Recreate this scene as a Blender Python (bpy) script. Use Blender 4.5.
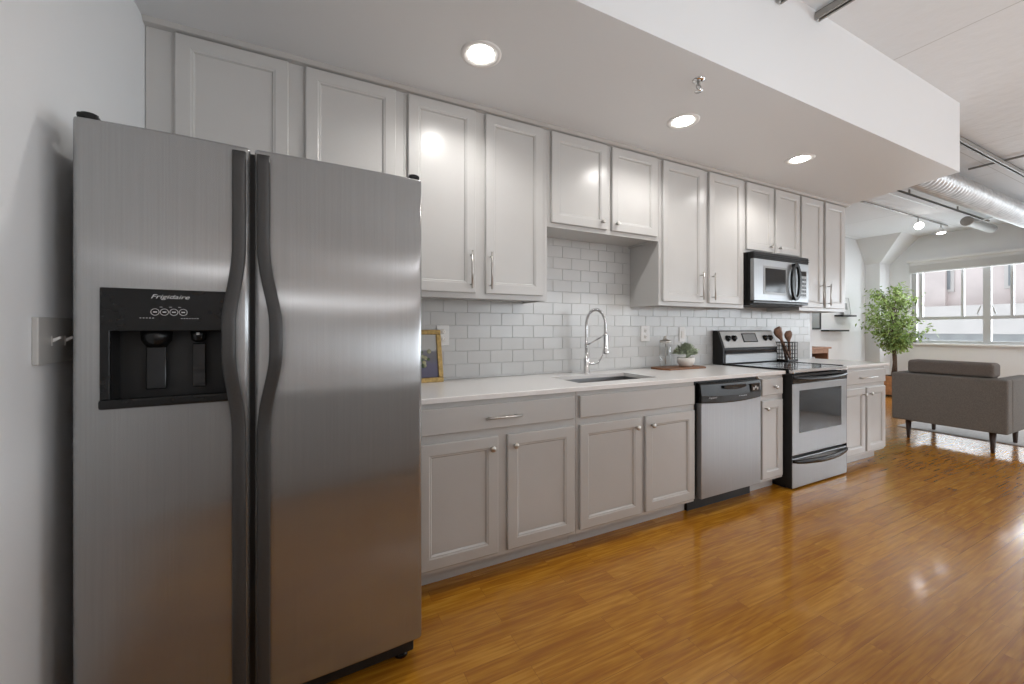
import bpy, bmesh, math, random
from mathutils import Vector, Matrix
random.seed(7)
for o in list(bpy.data.objects): bpy.data.objects.remove(o, do_unlink=True)
SC = bpy.context.scene
COL = SC.collection
PI = math.pi

# ------------------------------------------------------------------ camera, view, world
cam = bpy.data.cameras.new('camera'); co = bpy.data.objects.new('camera', cam); COL.objects.link(co)
cam.sensor_width = 36; cam.lens = 14.0625; cam.shift_y = -12.5/1024
cam.clip_start = 0.02; cam.clip_end = 200
co.location = (0, 0, 1.2307); co.rotation_euler = (PI/2, 0, -math.atan(0.5))
SC.camera = co
SC.view_settings.view_transform = 'Standard'; SC.view_settings.look = 'None'
SC.view_settings.exposure = -0.12; SC.view_settings.gamma = 1.0
SC.view_settings.use_curve_mapping = False

w = bpy.data.worlds.new('overcast_sky'); SC.world = w; w.use_nodes = True
wn = w.node_tree.nodes; wl = w.node_tree.links
bg = wn['Background']; bg.inputs['Color'].default_value = (0.86, 0.93, 1.0, 1); bg.inputs['Strength'].default_value = 2.2

def area(name, loc, rot, sx, sy, power, color=(1, 1, 1), portal=False, spread=PI):
    l = bpy.data.lights.new(name, 'AREA'); l.shape = 'RECTANGLE'; l.size = sx; l.size_y = sy
    l.energy = power; l.color = color; l.spread = spread
    if portal: l.cycles.is_portal = True
    o = bpy.data.objects.new(name, l); COL.objects.link(o); o.location = loc; o.rotation_euler = rot
    return o
# daylight entering through the windows of the far wall and through unseen rear windows added for more light
area('window_daylight', (11.05, -1.9, 1.75), (0, PI/2, 0), 1.6, 11.0, 420, (0.86, 0.93, 1.0))
area('added_rear_daylight', (7.9, -8.25, 1.85), (PI/2, 0, 0), 5.0, 1.8, 190, (0.86, 0.93, 1.0))
def spot(name, loc, power, angle=2.6, blend=0.7, color=(1.0, 0.98, 0.95), r=0.045, rot=(0, 0, 0)):
    l = bpy.data.lights.new(name, 'SPOT'); l.energy = power; l.spot_size = angle; l.spot_blend = blend
    l.color = color; l.shadow_soft_size = r
    o = bpy.data.objects.new(name, l); COL.objects.link(o); o.location = loc; o.rotation_euler = rot
    return o

# unseen lamps added behind the camera to match room light and reflections
for (lx, ly, lp) in ((2.4, -1.7, 12), (-0.05, -5.2, 24), (2.6, -5.2, 24)):
    al = area('added_room_lamp', (lx, ly, 3.03), (0, 0, 0), 0.4, 0.4, lp, (0.97, 0.97, 1.0)); al.data.shape = 'DISK'

for (lx, ly, lp) in ((1.9, -0.35, 19), (4.3, -0.45, 11), (1.6, -2.9, 10), (4.6, -2.6, 16), (1.6, -5.5, 30)):  # upward fill added out of view to brighten soffit and ceiling
    al = area('added_up_fill', (lx, ly, 1.35 if ly > -1 else 2.0), (PI, 0, 0), 0.5, 0.5, lp, (0.91, 0.96, 1.0)); al.data.shape = 'DISK'

# ------------------------------------------------------------------ materials
def newmat(name):
    m = bpy.data.materials.new(name); m.use_nodes = True
    return m, m.node_tree.nodes, m.node_tree.links, m.node_tree.nodes['Principled BSDF']
def mat(name, col, rough=0.5, metal=0.0, spec=0.5, coat=0.0, noise=0.0, nscale=20, bump=0.0, bscale=60, emit=None, estr=0):
    m, N, L, B = newmat(name)
    B.inputs['Base Color'].default_value = (*col, 1); B.inputs['Roughness'].default_value = rough
    B.inputs['Metallic'].default_value = metal; B.inputs['Specular IOR Level'].default_value = spec
    B.inputs['Coat Weight'].default_value = coat; B.inputs['Coat Roughness'].default_value = 0.08
    if emit: B.inputs['Emission Color'].default_value = (*emit, 1); B.inputs['Emission Strength'].default_value = estr
    tc = N.new('ShaderNodeTexCoord')
    if noise:
        n = N.new('ShaderNodeTexNoise'); n.inputs['Scale'].default_value = nscale; n.inputs['Detail'].default_value = 4
        r = N.new('ShaderNodeValToRGB')
        r.color_ramp.elements[0].position = 0.3; r.color_ramp.elements[1].position = 0.7
        r.color_ramp.elements[0].color = (*[max(0, c*(1-noise)) for c in col], 1)
        r.color_ramp.elements[1].color = (*[min(1, c*(1+noise)) for c in col], 1)
        L.new(tc.outputs['Object'], n.inputs['Vector']); L.new(n.outputs['Fac'], r.inputs['Fac']); L.new(r.outputs['Color'], B.inputs['Base Color'])
    if bump:
        n = N.new('ShaderNodeTexNoise'); n.inputs['Scale'].default_value = bscale; n.inputs['Detail'].default_value = 3
        b = N.new('ShaderNodeBump'); b.inputs['Strength'].default_value = bump; b.inputs['Distance'].default_value = 0.01
        L.new(tc.outputs['Object'], n.inputs['Vector']); L.new(n.outputs['Fac'], b.inputs['Height']); L.new(b.outputs['Normal'], B.inputs['Normal'])
    return m
M = {}
M['wall'] = mat('wall_paint', (0.78, 0.785, 0.79), 0.55, noise=0.015, nscale=2, bump=0.04, bscale=90)
M['soffit'] = mat('soffit_paint', (0.79, 0.80, 0.81), 0.5, bump=0.03, bscale=60)
M['cab'] = mat('cabinet_paint', (0.562, 0.552, 0.536), 0.25, spec=0.4, noise=0.015, nscale=6, bump=0.02, bscale=120)
M['trim'] = mat('white_trim', (0.78, 0.78, 0.77), 0.4)
M['quartz'] = mat('white_quartz', (0.82, 0.80, 0.78), 0.22, noise=0.02, nscale=120)
M['grout'] = mat('grout', (0.60, 0.60, 0.59), 0.9, noise=0.05)
M['tile'] = mat('glazed_tile', (0.60, 0.60, 0.59), 0.20, spec=0.45, noise=0.03, nscale=5, bump=0.06, bscale=14)
M['black'] = mat('black_plastic', (0.008, 0.008, 0.008), 0.25, spec=0.3, noise=0.1)
M['blackmatte'] = mat('black_matte', (0.010, 0.010, 0.010), 0.55)
M['darkgrey'] = mat('dark_grey_handle', (0.045, 0.043, 0.042), 0.42, noise=0.08, nscale=200)
M['blackglass'] = mat('black_glass', (0.010, 0.010, 0.011), 0.08, spec=0.4)
M['chrome'] = mat('chrome', (0.75, 0.75, 0.75), 0.10, metal=1)
M['nickel'] = mat('brushed_nickel', (0.55, 0.53, 0.50), 0.28, metal=1)
M['greyprint'] = mat('grey_print', (0.62, 0.62, 0.62), 0.5)
M['plate'] = mat('white_plate', (0.80, 0.79, 0.77), 0.35)
M['platesteel'] = mat('steel_plate', (0.55, 0.54, 0.52), 0.4, metal=0.25)
M['gold'] = mat('gilt_frame', (0.40, 0.275, 0.10), 0.42, metal=0.5, noise=0.3, nscale=60)
M['wood'] = mat('board_wood', (0.20, 0.085, 0.035), 0.5, noise=0.35, nscale=30)
M['spoonwood'] = mat('utensil_wood', (0.24, 0.125, 0.075), 0.55, noise=0.3, nscale=30)
M['sidewood'] = mat('sideboard_wood', (0.40, 0.20, 0.11), 0.5, noise=0.2, nscale=12)
M['darkwood'] = mat('dark_leg_wood', (0.045, 0.022, 0.014), 0.4, noise=0.2)
M['fabric'] = mat('grey_weave', (0.225, 0.212, 0.197), 0.95, spec=0.1, noise=0.22, nscale=180, bump=0.5, bscale=420)
M['fabric2'] = mat('cushion_weave', (0.20, 0.178, 0.162), 0.95, spec=0.1, noise=0.2, nscale=160, bump=0.5, bscale=380)
M['rug'] = mat('pale_rug', (0.62, 0.61, 0.60), 0.95, noise=0.1, nscale=60, bump=0.5, bscale=300)
M['leaf'] = mat('ficus_leaf', (0.29, 0.41, 0.12), 0.45, noise=0.55, nscale=9)
M['succ'] = mat('succulent_leaf', (0.44, 0.50, 0.36), 0.6, noise=0.4, nscale=40)
M['bark'] = mat('bark', (0.13, 0.09, 0.065), 0.9, noise=0.3, nscale=40)
M['terra'] = mat('planter_wood', (0.50, 0.24, 0.10), 0.6, noise=0.25, nscale=20)
M['soil'] = mat('soil', (0.04, 0.028, 0.02), 1.0, noise=0.4, nscale=80)
M['ceramic'] = mat('white_ceramic', (0.80, 0.77, 0.73), 0.45, bump=0.3, bscale=90)
M['galv'] = mat('galvanised_duct', (0.58, 0.58, 0.58), 0.38, metal=0.6, noise=0.12, nscale=14)
M['strut'] = mat('strut_steel', (0.34, 0.33, 0.31), 0.5, metal=0.5)
M['alum'] = mat('window_aluminium', (0.50, 0.50, 0.50), 0.4, metal=0.2)
M['blind'] = mat('blind_fabric', (0.70, 0.69, 0.67), 0.8)
M['lens'] = mat('lit_lens', (1, 1, 1), 0.4, emit=(1.0, 0.97, 0.93), estr=22)
M['baffle'] = mat('lamp_baffle', (0.85, 0.84, 0.82), 0.35)
M['sinksteel'] = mat('sink_steel', (0.26, 0.26, 0.26), 0.35, metal=0.85)
M['paper'] = mat('print_paper', (0.75, 0.76, 0.78), 0.7)
M['ceiling_lit_steel'] = mat('ceiling_lit_panel', (0.62, 0.62, 0.61), 0.38, metal=0.35)  # lighter than the other steel: ceiling reflection put into the colour
M['dial'] = mat('dial_face', (0.30, 0.31, 0.31), 0.2)
M['ext_pink'] = mat('facade_pink', (0.55, 0.47, 0.45), 0.9, noise=0.12, nscale=1.2)
M['ext_light'] = mat('facade_pale', (0.50, 0.46, 0.44), 0.9, noise=0.06, nscale=1.5)
M['ext_grey'] = mat('facade_grey', (0.34, 0.34, 0.34), 0.9, noise=0.15, nscale=2)
M['ext_glass'] = mat('facade_glass', (0.20, 0.21, 0.22), 0.1)

def steel(name, col, rough, aniso=0.95, bump=0.010, grain='Z', b2s=0.03):
    m, N, L, B = newmat(name)
    B.inputs['Metallic'].default_value = 0.75; B.inputs['Anisotropic'].default_value = aniso
    tg = N.new('ShaderNodeTangent'); tg.direction_type = 'RADIAL'; tg.axis = 'Z'; L.new(tg.outputs[0], B.inputs['Tangent'])
    tc = N.new('ShaderNodeTexCoord'); mp = N.new('ShaderNodeMapping')
    mp.inputs['Scale'].default_value = (260, 260, 2.2) if grain == 'Z' else (2.2, 260, 260)
    n = N.new('ShaderNodeTexNoise'); n.inputs['Scale'].default_value = 1; n.inputs['Detail'].default_value = 5
    L.new(tc.outputs['Object'], mp.inputs['Vector']); L.new(mp.outputs[0], n.inputs['Vector'])
    n2 = N.new('ShaderNodeTexNoise'); n2.inputs['Scale'].default_value = 2.3; n2.inputs['Detail'].default_value = 4
    L.new(tc.outputs['Object'], n2.inputs['Vector'])
    r = N.new('ShaderNodeValToRGB'); r.color_ramp.elements[0].position = 0.25; r.color_ramp.elements[1].position = 0.75
    r.color_ramp.elements[0].color = (*[c*0.93 for c in col], 1); r.color_ramp.elements[1].color = (*[min(1, c*1.05) for c in col], 1)
    L.new(n.outputs['Fac'], r.inputs['Fac']); L.new(r.outputs[0], B.inputs['Base Color'])
    mr = N.new('ShaderNodeMapRange'); mr.inputs['To Min'].default_value = rough*0.82; mr.inputs['To Max'].default_value = rough*1.25
    L.new(n2.outputs['Fac'], mr.inputs['Value']); L.new(mr.outputs[0], B.inputs['Roughness'])
    b = N.new('ShaderNodeBump'); b.inputs['Strength'].default_value = bump; b.inputs['Distance'].default_value = 0.01
    b2 = N.new('ShaderNodeBump'); b2.inputs['Strength'].default_value = b2s; b2.inputs['Distance'].default_value = 0.01
    L.new(n2.outputs['Fac'], b2.inputs['Height'])
    L.new(n.outputs['Fac'], b.inputs['Height']); L.new(b2.outputs['Normal'], b.inputs['Normal']); L.new(b.outputs['Normal'], B.inputs['Normal'])
    return m
M['steel'] = steel('brushed_steel', (0.37, 0.372, 0.372), 0.23)
M['steel2'] = steel('brushed_steel_light', (0.37, 0.38, 0.39), 0.36, aniso=0.5, bump=0.004, b2s=0.0)

def glassmat(name, tint=(0.97, 0.98, 0.98), refl=0.08):
    m = bpy.data.materials.new(name); m.use_nodes = True; N = m.node_tree.nodes; L = m.node_tree.links
    N.clear(); out = N.new('ShaderNodeOutputMaterial'); mix = N.new('ShaderNodeMixShader'); t = N.new('ShaderNodeBsdfTransparent'); g = N.new('ShaderNodeBsdfGlossy')
    t.inputs[0].default_value = (*tint, 1); g.inputs['Roughness'].default_value = 0.02
    f0 = N.new('ShaderNodeLayerWeight'); f0.inputs['Blend'].default_value = 0.18; f = N.new('ShaderNodeMath'); f.operation = 'MULTIPLY'; f.inputs[1].default_value = refl*4; L.new(f0.outputs['Facing'], f.inputs[0])
    L.new(f.outputs[0], mix.inputs[0]); L.new(t.outputs[0], mix.inputs[1]); L.new(g.outputs[0], mix.inputs[2]); L.new(mix.outputs[0], out.inputs[0])
    return m
M['glass'] = glassmat('window_glass')
M['clearglass'] = glassmat('clear_glass', (0.97, 0.98, 0.98), 0.12)

def floor_mat():
    m, N, L, B = newmat('oak_strip_floor')
    tc = N.new('ShaderNodeTexCoord')
    br = N.new('ShaderNodeTexBrick'); br.offset = 0.37; br.offset_frequency = 2; br.squash = 1
    br.inputs['Scale'].default_value = 1; br.inputs['Brick Width'].default_value = 0.62; br.inputs['Row Height'].default_value = 0.083
    br.inputs['Mortar Size'].default_value = 0.0006; br.inputs['Mortar Smooth'].default_value = 0.2; br.inputs['Bias'].default_value = 0
    br.inputs['Color1'].default_value = (0, 0, 0, 1); br.inputs['Color2'].default_value = (1, 1, 1, 1); br.inputs['Mortar'].default_value = (0.5, 0.5, 0.5, 1)
    L.new(tc.outputs['Object'], br.inputs['Vector'])
    sep = N.new('ShaderNodeSeparateXYZ'); L.new(tc.outputs['Object'], sep.inputs[0])
    mul = N.new('ShaderNodeMath'); mul.operation = 'MULTIPLY'; mul.inputs[1].default_value = 37.0; L.new(br.outputs['Color'], mul.inputs[0])
    comb = N.new('ShaderNodeCombineXYZ')
    sx = N.new('ShaderNodeMath'); sx.operation = 'ADD'; L.new(sep.outputs[0], sx.inputs[0]); L.new(mul.outputs[0], sx.inputs[1])
    L.new(sx.outputs[0], comb.inputs[0]); L.new(sep.outputs[1], comb.inputs[1]); L.new(mul.outputs[0], comb.inputs[2])
    # cathedral grain : contour lines of a stretched noise
    mp = N.new('ShaderNodeMapping'); mp.inputs['Scale'].default_value = (1.5, 11, 1); L.new(comb.outputs[0], mp.inputs['Vector'])
    n1 = N.new('ShaderNodeTexNoise'); n1.inputs['Scale'].default_value = 1.0; n1.inputs['Detail'].default_value = 1.5; n1.inputs['Distortion'].default_value = 0.3
    L.new(mp.outputs[0], n1.inputs['Vector'])
    k = N.new('ShaderNodeMath'); k.operation = 'MULTIPLY'; k.inputs[1].default_value = 50; L.new(n1.outputs['Fac'], k.inputs[0])
    s = N.new('ShaderNodeMath'); s.operation = 'SINE'; L.new(k.outputs[0], s.inputs[0])
    mp2 = N.new('ShaderNodeMapping'); mp2.inputs['Scale'].default_value = (4, 80, 1); L.new(comb.outputs[0], mp2.inputs['Vector'])
    n2 = N.new('ShaderNodeTexNoise'); n2.inputs['Scale'].default_value = 1.0; n2.inputs['Detail'].default_value = 4; L.new(mp2.outputs[0], n2.inputs['Vector'])
    g = N.new('ShaderNodeMath'); g.operation = 'MULTIPLY_ADD'; g.inputs[1].default_value = 0.055; L.new(s.outputs[0], g.inputs[0]); L.new(n2.outputs['Fac'], g.inputs[2])
    g2 = N.new('ShaderNodeMath'); g2.operation = 'MULTIPLY_ADD'; g2.inputs[1].default_value = 0.22; L.new(br.outputs['Color'], g2.inputs[0]); L.new(g.outputs[0], g2.inputs[2])
    n3 = N.new('ShaderNodeTexNoise'); n3.inputs['Scale'].default_value = 5; n3.inputs['Detail'].default_value = 3; L.new(comb.outputs[0], n3.inputs['Vector'])
    g3 = N.new('ShaderNodeMath'); g3.operation = 'MULTIPLY_ADD'; g3.inputs[1].default_value = 0.28; L.new(n3.outputs['Fac'], g3.inputs[0]); L.new(g2.outputs[0], g3.inputs[2])
    r = N.new('ShaderNodeValToRGB'); e = r.color_ramp.elements
    e[0].position = 0.50; e[0].color = (0.33, 0.120, 0.009, 1); e[1].position = 1.25; e[1].color = (0.58, 0.275, 0.032, 1)
    e[1].position = 1.0
    mid = r.color_ramp.elements.new(0.78); mid.color = (0.47, 0.198, 0.015, 1)
    sc = N.new('ShaderNodeMath'); sc.operation = 'MULTIPLY'; sc.inputs[1].default_value = 0.98; L.new(g3.outputs[0], sc.inputs[0])
    L.new(sc.outputs[0], r.inputs['Fac'])
    mx = N.new('ShaderNodeMix'); mx.data_type = 'RGBA'; L.new(br.outputs['Fac'], mx.inputs[0]); L.new(r.outputs[0], mx.inputs[6]); mx.inputs[7].default_value = (0.20, 0.072, 0.010, 1)
    L.new(mx.outputs[2], B.inputs['Base Color'])
    B.inputs['Roughness'].default_value = 0.24; B.inputs['Coat Weight'].default_value = 0.45; B.inputs['Coat Roughness'].default_value = 0.09
    b = N.new('ShaderNodeBump'); b.inputs['Strength'].default_value = 0.05; b.inputs['Distance'].default_value = 0.004
    n4 = N.new('ShaderNodeTexNoise'); n4.inputs['Scale'].default_value = 7; L.new(tc.outputs['Object'], n4.inputs['Vector'])
    hs = N.new('ShaderNodeMath'); hs.operation = 'MULTIPLY_ADD'; hs.inputs[1].default_value = 1.6; L.new(n4.outputs['Fac'], hs.inputs[0]); L.new(g2.outputs[0], hs.inputs[2])
    L.new(hs.outputs[0], b.inputs['Height']); L.new(b.outputs[0], B.inputs['Normal']); L.new(b.outputs[0], B.inputs['Coat Normal'])
    return m
M['floor'] = floor_mat()

def concrete_mat():
    m, N, L, B = newmat('painted_concrete')
    tc = N.new('ShaderNodeTexCoord')
    br = N.new('ShaderNodeTexBrick'); br.offset = 0.5; br.inputs['Scale'].default_value = 1; br.inputs['Brick Width'].default_value = 2.4; br.inputs['Row Height'].default_value = 1.2
    br.inputs['Mortar Size'].default_value = 0.006; br.inputs['Mortar Smooth'].default_value = 0.6
    br.inputs['Color1'].default_value = (0.74, 0.75, 0.76, 1); br.inputs['Color2'].default_value = (0.78, 0.79, 0.80, 1); br.inputs['Mortar'].default_value = (0.55, 0.55, 0.54, 1)
    mp = N.new('ShaderNodeMapping'); mp.inputs['Location'].default_value = (0.35, 0.1, 0)
    L.new(tc.outputs['Object'], mp.inputs[0]); L.new(mp.outputs[0], br.inputs['Vector'])
    L.new(br.outputs['Color'], B.inputs['Base Color']); B.inputs['Roughness'].default_value = 0.7
    n = N.new('ShaderNodeTexNoise'); n.inputs['Scale'].default_value = 9; n.inputs['Detail'].default_value = 5; L.new(tc.outputs['Object'], n.inputs['Vector'])
    b = N.new('ShaderNodeBump'); b.inputs['Strength'].default_value = 0.25; b.inputs['Distance'].default_value = 0.02; L.new(n.outputs['Fac'], b.inputs['Height']); L.new(b.outputs[0], B.inputs['Normal'])
    return m
M['concrete'] = concrete_mat()

# ------------------------------------------------------------------ mesh builder
class MB:
    def __init__(s): s.bm = bmesh.new(); s.mats = []
    def mi(s, m):
        if m not in s.mats: s.mats.append(m)
        return s.mats.index(m)
    def _take(s, tmp, m, smooth=False, xf=None):
        k = s.mi(m); mp = {}
        for v in tmp.verts:
            c = v.co.copy()
            if xf: c = xf @ c
            mp[v] = s.bm.verts.new(c)
        for f in tmp.faces:
            try: nf = s.bm.faces.new([mp[v] for v in f.verts])
            except ValueError: continue
            nf.material_index = k; nf.smooth = smooth
        tmp.free(); return s
    def box(s, x0, x1, y0, y1, z0, z1, m, bev=0.0, seg=2, xf=None):
        t = bmesh.new(); bmesh.ops.create_cube(t, size=1)
        for v in t.verts: v.co = Vector(((x0+x1)/2+v.co.x*(x1-x0), (y0+y1)/2+v.co.y*(y1-y0), (z0+z1)/2+v.co.z*(z1-z0)))
        if bev: bmesh.ops.bevel(t, geom=t.edges[:], offset=bev, segments=seg, profile=0.5, affect='EDGES')
        return s._take(t, m, False, xf)
    def lathe(s, prof, m, c=(0, 0, 0), n=24, axis='Z', smooth=True, cap=True, xf=None, squash=(1, 1)):
        t = bmesh.new(); rings = []
        for r, h in prof:
            ring = []
            for i in range(n):
                a = 2*PI*i/n; x, y = r*math.cos(a)*squash[0], r*math.sin(a)*squash[1]
                p = {'Z': (x, y, h), 'Y': (x, h, y), 'X': (h, x, y)}[axis]
                ring.append(t.verts.new((p[0]+c[0], p[1]+c[1], p[2]+c[2])))
            rings.append(ring)
        for a, b in zip(rings, rings[1:]):
            for i in range(n): t.faces.new([a[i], a[(i+1) % n], b[(i+1) % n], b[i]])
        if cap:
            t.faces.new(rings[0]); t.faces.new(rings[-1])
        bmesh.ops.recalc_face_normals(t, faces=t.faces[:])
        s._take(t, m, smooth, xf); 
        return s
    def tube(s, pts, r, m, n=10, closed=False, smooth=True, sect=None):
        pts = [Vector(p) for p in pts]; t = bmesh.new(); rings = []
        L_ = len(pts); up = None
        for i, p in enumerate(pts):
            if closed: d = (pts[(i+1) % L_]-pts[i-1])
            else: d = (pts[min(i+1, L_-1)]-pts[max(i-1, 0)])
            d.normalize()
            if up is None:
                up = Vector((0, 0, 1)) if abs(d.z) < 0.9 else Vector((1, 0, 0))
            u = (up-d*up.dot(d)).normalized(); v = d.cross(u); up = u
            rr = r[i] if isinstance(r, (list, tuple)) else r
            ring = []
            for k in range(n):
                a = 2*PI*k/n; ring.append(t.verts.new(p+u*math.cos(a)*rr+v*math.sin(a)*rr))
            rings.append(ring)
        pr = list(zip(rings, rings[1:]))+([(rings[-1], rings[0])] if closed else [])
        for a, b in pr:
            for i in range(n): t.faces.new([a[i], a[(i+1) % n], b[(i+1) % n], b[i]])
        if not closed: t.faces.new(rings[0]); t.faces.new(rings[-1])
        bmesh.ops.recalc_face_normals(t, faces=t.faces[:])
        return s._take(t, m, smooth)
    def strip(s, secs, m, smooth=False, cap=True):
        """loft through equal-length vertex loops"""
        t = bmesh.new(); rings = [[t.verts.new(p) for p in sec] for sec in secs]; n = len(secs[0])
        for a, b in zip(rings, rings[1:]):
            for i in range(n): t.faces.new([a[i], a[(i+1) % n], b[(i+1) % n], b[i]])
        if cap: t.faces.new(rings[0]); t.faces.new(rings[-1])
        bmesh.ops.recalc_face_normals(t, faces=t.faces[:])
        return s._take(t, m, smooth)
    def faces(s, vs, fs, m, smooth=False):
        k = s.mi(m); V = [s.bm.verts.new(v) for v in vs]
        for f in fs:
            nf = s.bm.faces.new([V[i] for i in f]); nf.material_index = k; nf.smooth = smooth
        return s
    def prism(s, poly, z0, z1, m):
        return s.strip([[(x, y, z0) for x, y in poly], [(x, y, z1) for x, y in poly]], m)

ORG = {}
def obj(name, mb, parent=None, label=None, sharp=0.6):
    bm = mb.bm
    if parent is None:
        xs = [v.co for v in bm.verts]; mn = Vector([min(c[i] for c in xs) for i in range(3)]); mx = Vector([max(c[i] for c in xs) for i in range(3)])
        org = Vector(((mn.x+mx.x)/2, (mn.y+mx.y)/2, mn.z))
    else: org = ORG[parent.name]
    for v in bm.verts: v.co -= org
    for e in bm.edges:
        if len(e.link_faces) == 2 and e.link_faces[0].normal.length > 0:
            try:
                if e.calc_face_angle() > sharp: e.smooth = False
            except ValueError: pass
    me = bpy.data.meshes.new(name); bm.to_mesh(me); bm.free()
    for m in mb.mats: me.materials.append(M[m] if isinstance(m, str) else m)
    o = bpy.data.objects.new(name, me); COL.objects.link(o)
    if parent is None: o.location = org
    else: o.parent = parent
    ORG[o.name] = org
    if label: o['label'] = label
    return o
def tag(o, label, cat, group=None, kind=None):
    o['label'] = label; o['category'] = cat
    if group: o['group'] = group
    if kind: o['kind'] = kind
    return o
def thing(name, label, cat, loc, group=None):
    o = bpy.data.objects.new(name, None); COL.objects.link(o); o.location = loc; o.empty_display_size = 0.05
    ORG[o.name] = Vector(loc); return tag(o, label, cat, group)
def struct(name, mb, parent=None):
    o = obj(name, mb, parent); o['kind'] = 'structure'; return o
def dup(root, loc, label):
    def cp(o, par):
        c = o.copy(); COL.objects.link(c)
        if par: c.parent = par
        for ch in [x for x in bpy.data.objects if x.parent == o]: cp(ch, c)
        return c
    r = cp(root, None); r.location = loc; r['label'] = label
    ORG[r.name] = Vector(loc)
    return r

# ------------------------------------------------------------------ room
CZ = 3.064; SZ = 2.505; WY = 2.46; FX = 10.73
struct('floor', MB().box(-0.617, FX, -8.1, 4.35, -0.1, 0, 'floor'))
struct('ceiling', MB().box(-0.75, FX+0.2, -8.2, 4.45, CZ, CZ+0.12, 'concrete'))
struct('wall_left', MB().box(-0.75, -0.617, -8.1, WY+0.14, 0, CZ, 'wall'))
struct('wall_back', MB().box(-0.617, 4.92, WY, WY+0.14, 0, CZ, 'wall').box(4.78, 4.92, WY+0.14, 4.25, 0, CZ, 'wall'))
struct('wall_far_left', MB().box(4.78, FX+0.2, 4.16, 4.4, 0, CZ, 'wall'))
# window wall : sill .94, head 2.57, opening y -0.95 .. 3.626, lengthened out of view for more daylight
b = MB(); WY0, WY1, WZ0, WZ1 = -7.50, 3.60, 0.935, 2.56
b.box(FX, FX+0.25, -8.1, 4.25, 0, WZ0, 'wall').box(FX, FX+0.25, -8.1, 4.25, WZ1, CZ, 'wall')
b.box(FX, FX+0.25, -8.1, WY0, WZ0, WZ1, 'wall').box(FX, FX+0.25, WY1, 4.25, WZ0, WZ1, 'wall')
struct('wall_right', b)
# rear wall (behind the camera), window openings added to admit daylight
b = MB(); b.box(-0.617, FX, -8.1, -8.0, 0, 0.95, 'wall').box(-0.617, FX, -8.1, -8.0, 2.75, CZ, 'wall')
for a, c in ((-0.617, 5.4), (7.8, 8.1), (10.4, FX)): b.box(a, c, -8.1, -8.0, 0.95, 2.75, 'wall')
struct('wall_rear', b)
b = MB()
for a, c in ((5.4, 7.8), (8.1, 10.4)):
    b.box(a, c, -8.07, -8.03, 0.95, 0.99, 'alum').box(a, c, -8.07, -8.03, 2.71, 2.75, 'alum')
    for x in (a+0.02, (2*a+c)/3, (a+2*c)/3, c-0.02): b.box(x-0.02, x+0.02, -8.07, -8.03, 0.99, 2.71, 'alum')
struct('added_rear_window', b)  # unseen window frames, added with the rear daylight
# soffit over the kitchen, its end slightly skewed
b = MB(); b.prism([(-0.617, 1.275), (4.69, 1.275), (4.93, 2.16), (4.93, WY), (-0.617, WY)], SZ, CZ, 'soffit')
struct('soffit', b)
struct('trim_1', MB().strip([[(x, 2.155, 2.486), (x, 2.128, 2.490), (x, 2.112, SZ), (x, 2.155, SZ)] for x in (-0.617, 4.925)], 'cab'))
# tiled backsplash
b = MB(); b.box(-0.6, 4.865, WY-0.004, WY, 0.914, 1.90, 'grout')
PW, PH, G = 0.1635, 0.083, 0.0018
row = 0
z = 0.914; zl = 1.3405-0.083*6
r0 = zl+0.083*0
for k in range(0, 13):
    za, zb = zl+PH*k, zl+PH*(k+1); odd = (k % 2)
    za2 = max(za, 0.914)
    if zb <= za2+0.01: continue
    x = 0.74+PW*(-9)+(0 if odd == 0 else PW/2)
    while x < 4.865:
        xa, xb = max(x, -0.6)+G/2, min(x+PW, 4.865)-G/2; x += PW
        if xb-xa < 0.02: continue
        if za > 1.47 and not (1.20 < xb and xa < 2.4): continue
        if za > 1.43 and not ((1.20 < xb and xa < 2.4) or xa > 3.2): continue
        t = 0.0075; bv = 0.0011; ja, jb = random.uniform(-1, 1)*(.0005 if x < 3.6 else .0012), random.uniform(-.00035, .00035)
        jc = random.uniform(-.0004, .0004)
        a2, b2 = za2+G/2, zb-G/2; Y0, Y1 = WY-0.004, WY-t
        vs = [(xa, Y0, a2), (xb, Y0, a2), (xb, Y0, b2), (xa, Y0, b2),
              (xa+bv, Y1-ja+jb, a2+bv), (xb-bv, Y1+ja+jb, a2+bv), (xb-bv, Y1+ja-jb+jc, b2-bv), (xa+bv, Y1-ja-jb+jc, b2-bv)]
        b.faces(vs, [(4, 5, 6, 7), (0, 1, 5, 4), (1, 2, 6, 5), (2, 3, 7, 6), (3, 0, 4, 7)], 'tile')
struct('backsplash', b)
# concrete column with flared capital
b = MB()
b.box(10.30, FX, 3.92, 4.159, 0, 2.6, 'wall')
b.strip([[(10.30, 3.92, 2.57), (10.30, 4.159, 2.57), (FX, 4.159, 2.57), (FX, 3.92, 2.57)],
         [(9.93, 3.46, CZ), (9.93, 4.159, CZ), (FX, 4.159, CZ), (FX, 3.46, CZ)]], 'wall')
struct('column', b)
struct('baseboard_right', MB().box(FX-0.015, FX, -7.9, 3.9, 0, 0.10, 'trim'))
struct('baseboard_far_left', MB().box(4.95, 10.28, 4.145, 4.16, 0, 0.10, 'trim'))

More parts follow.
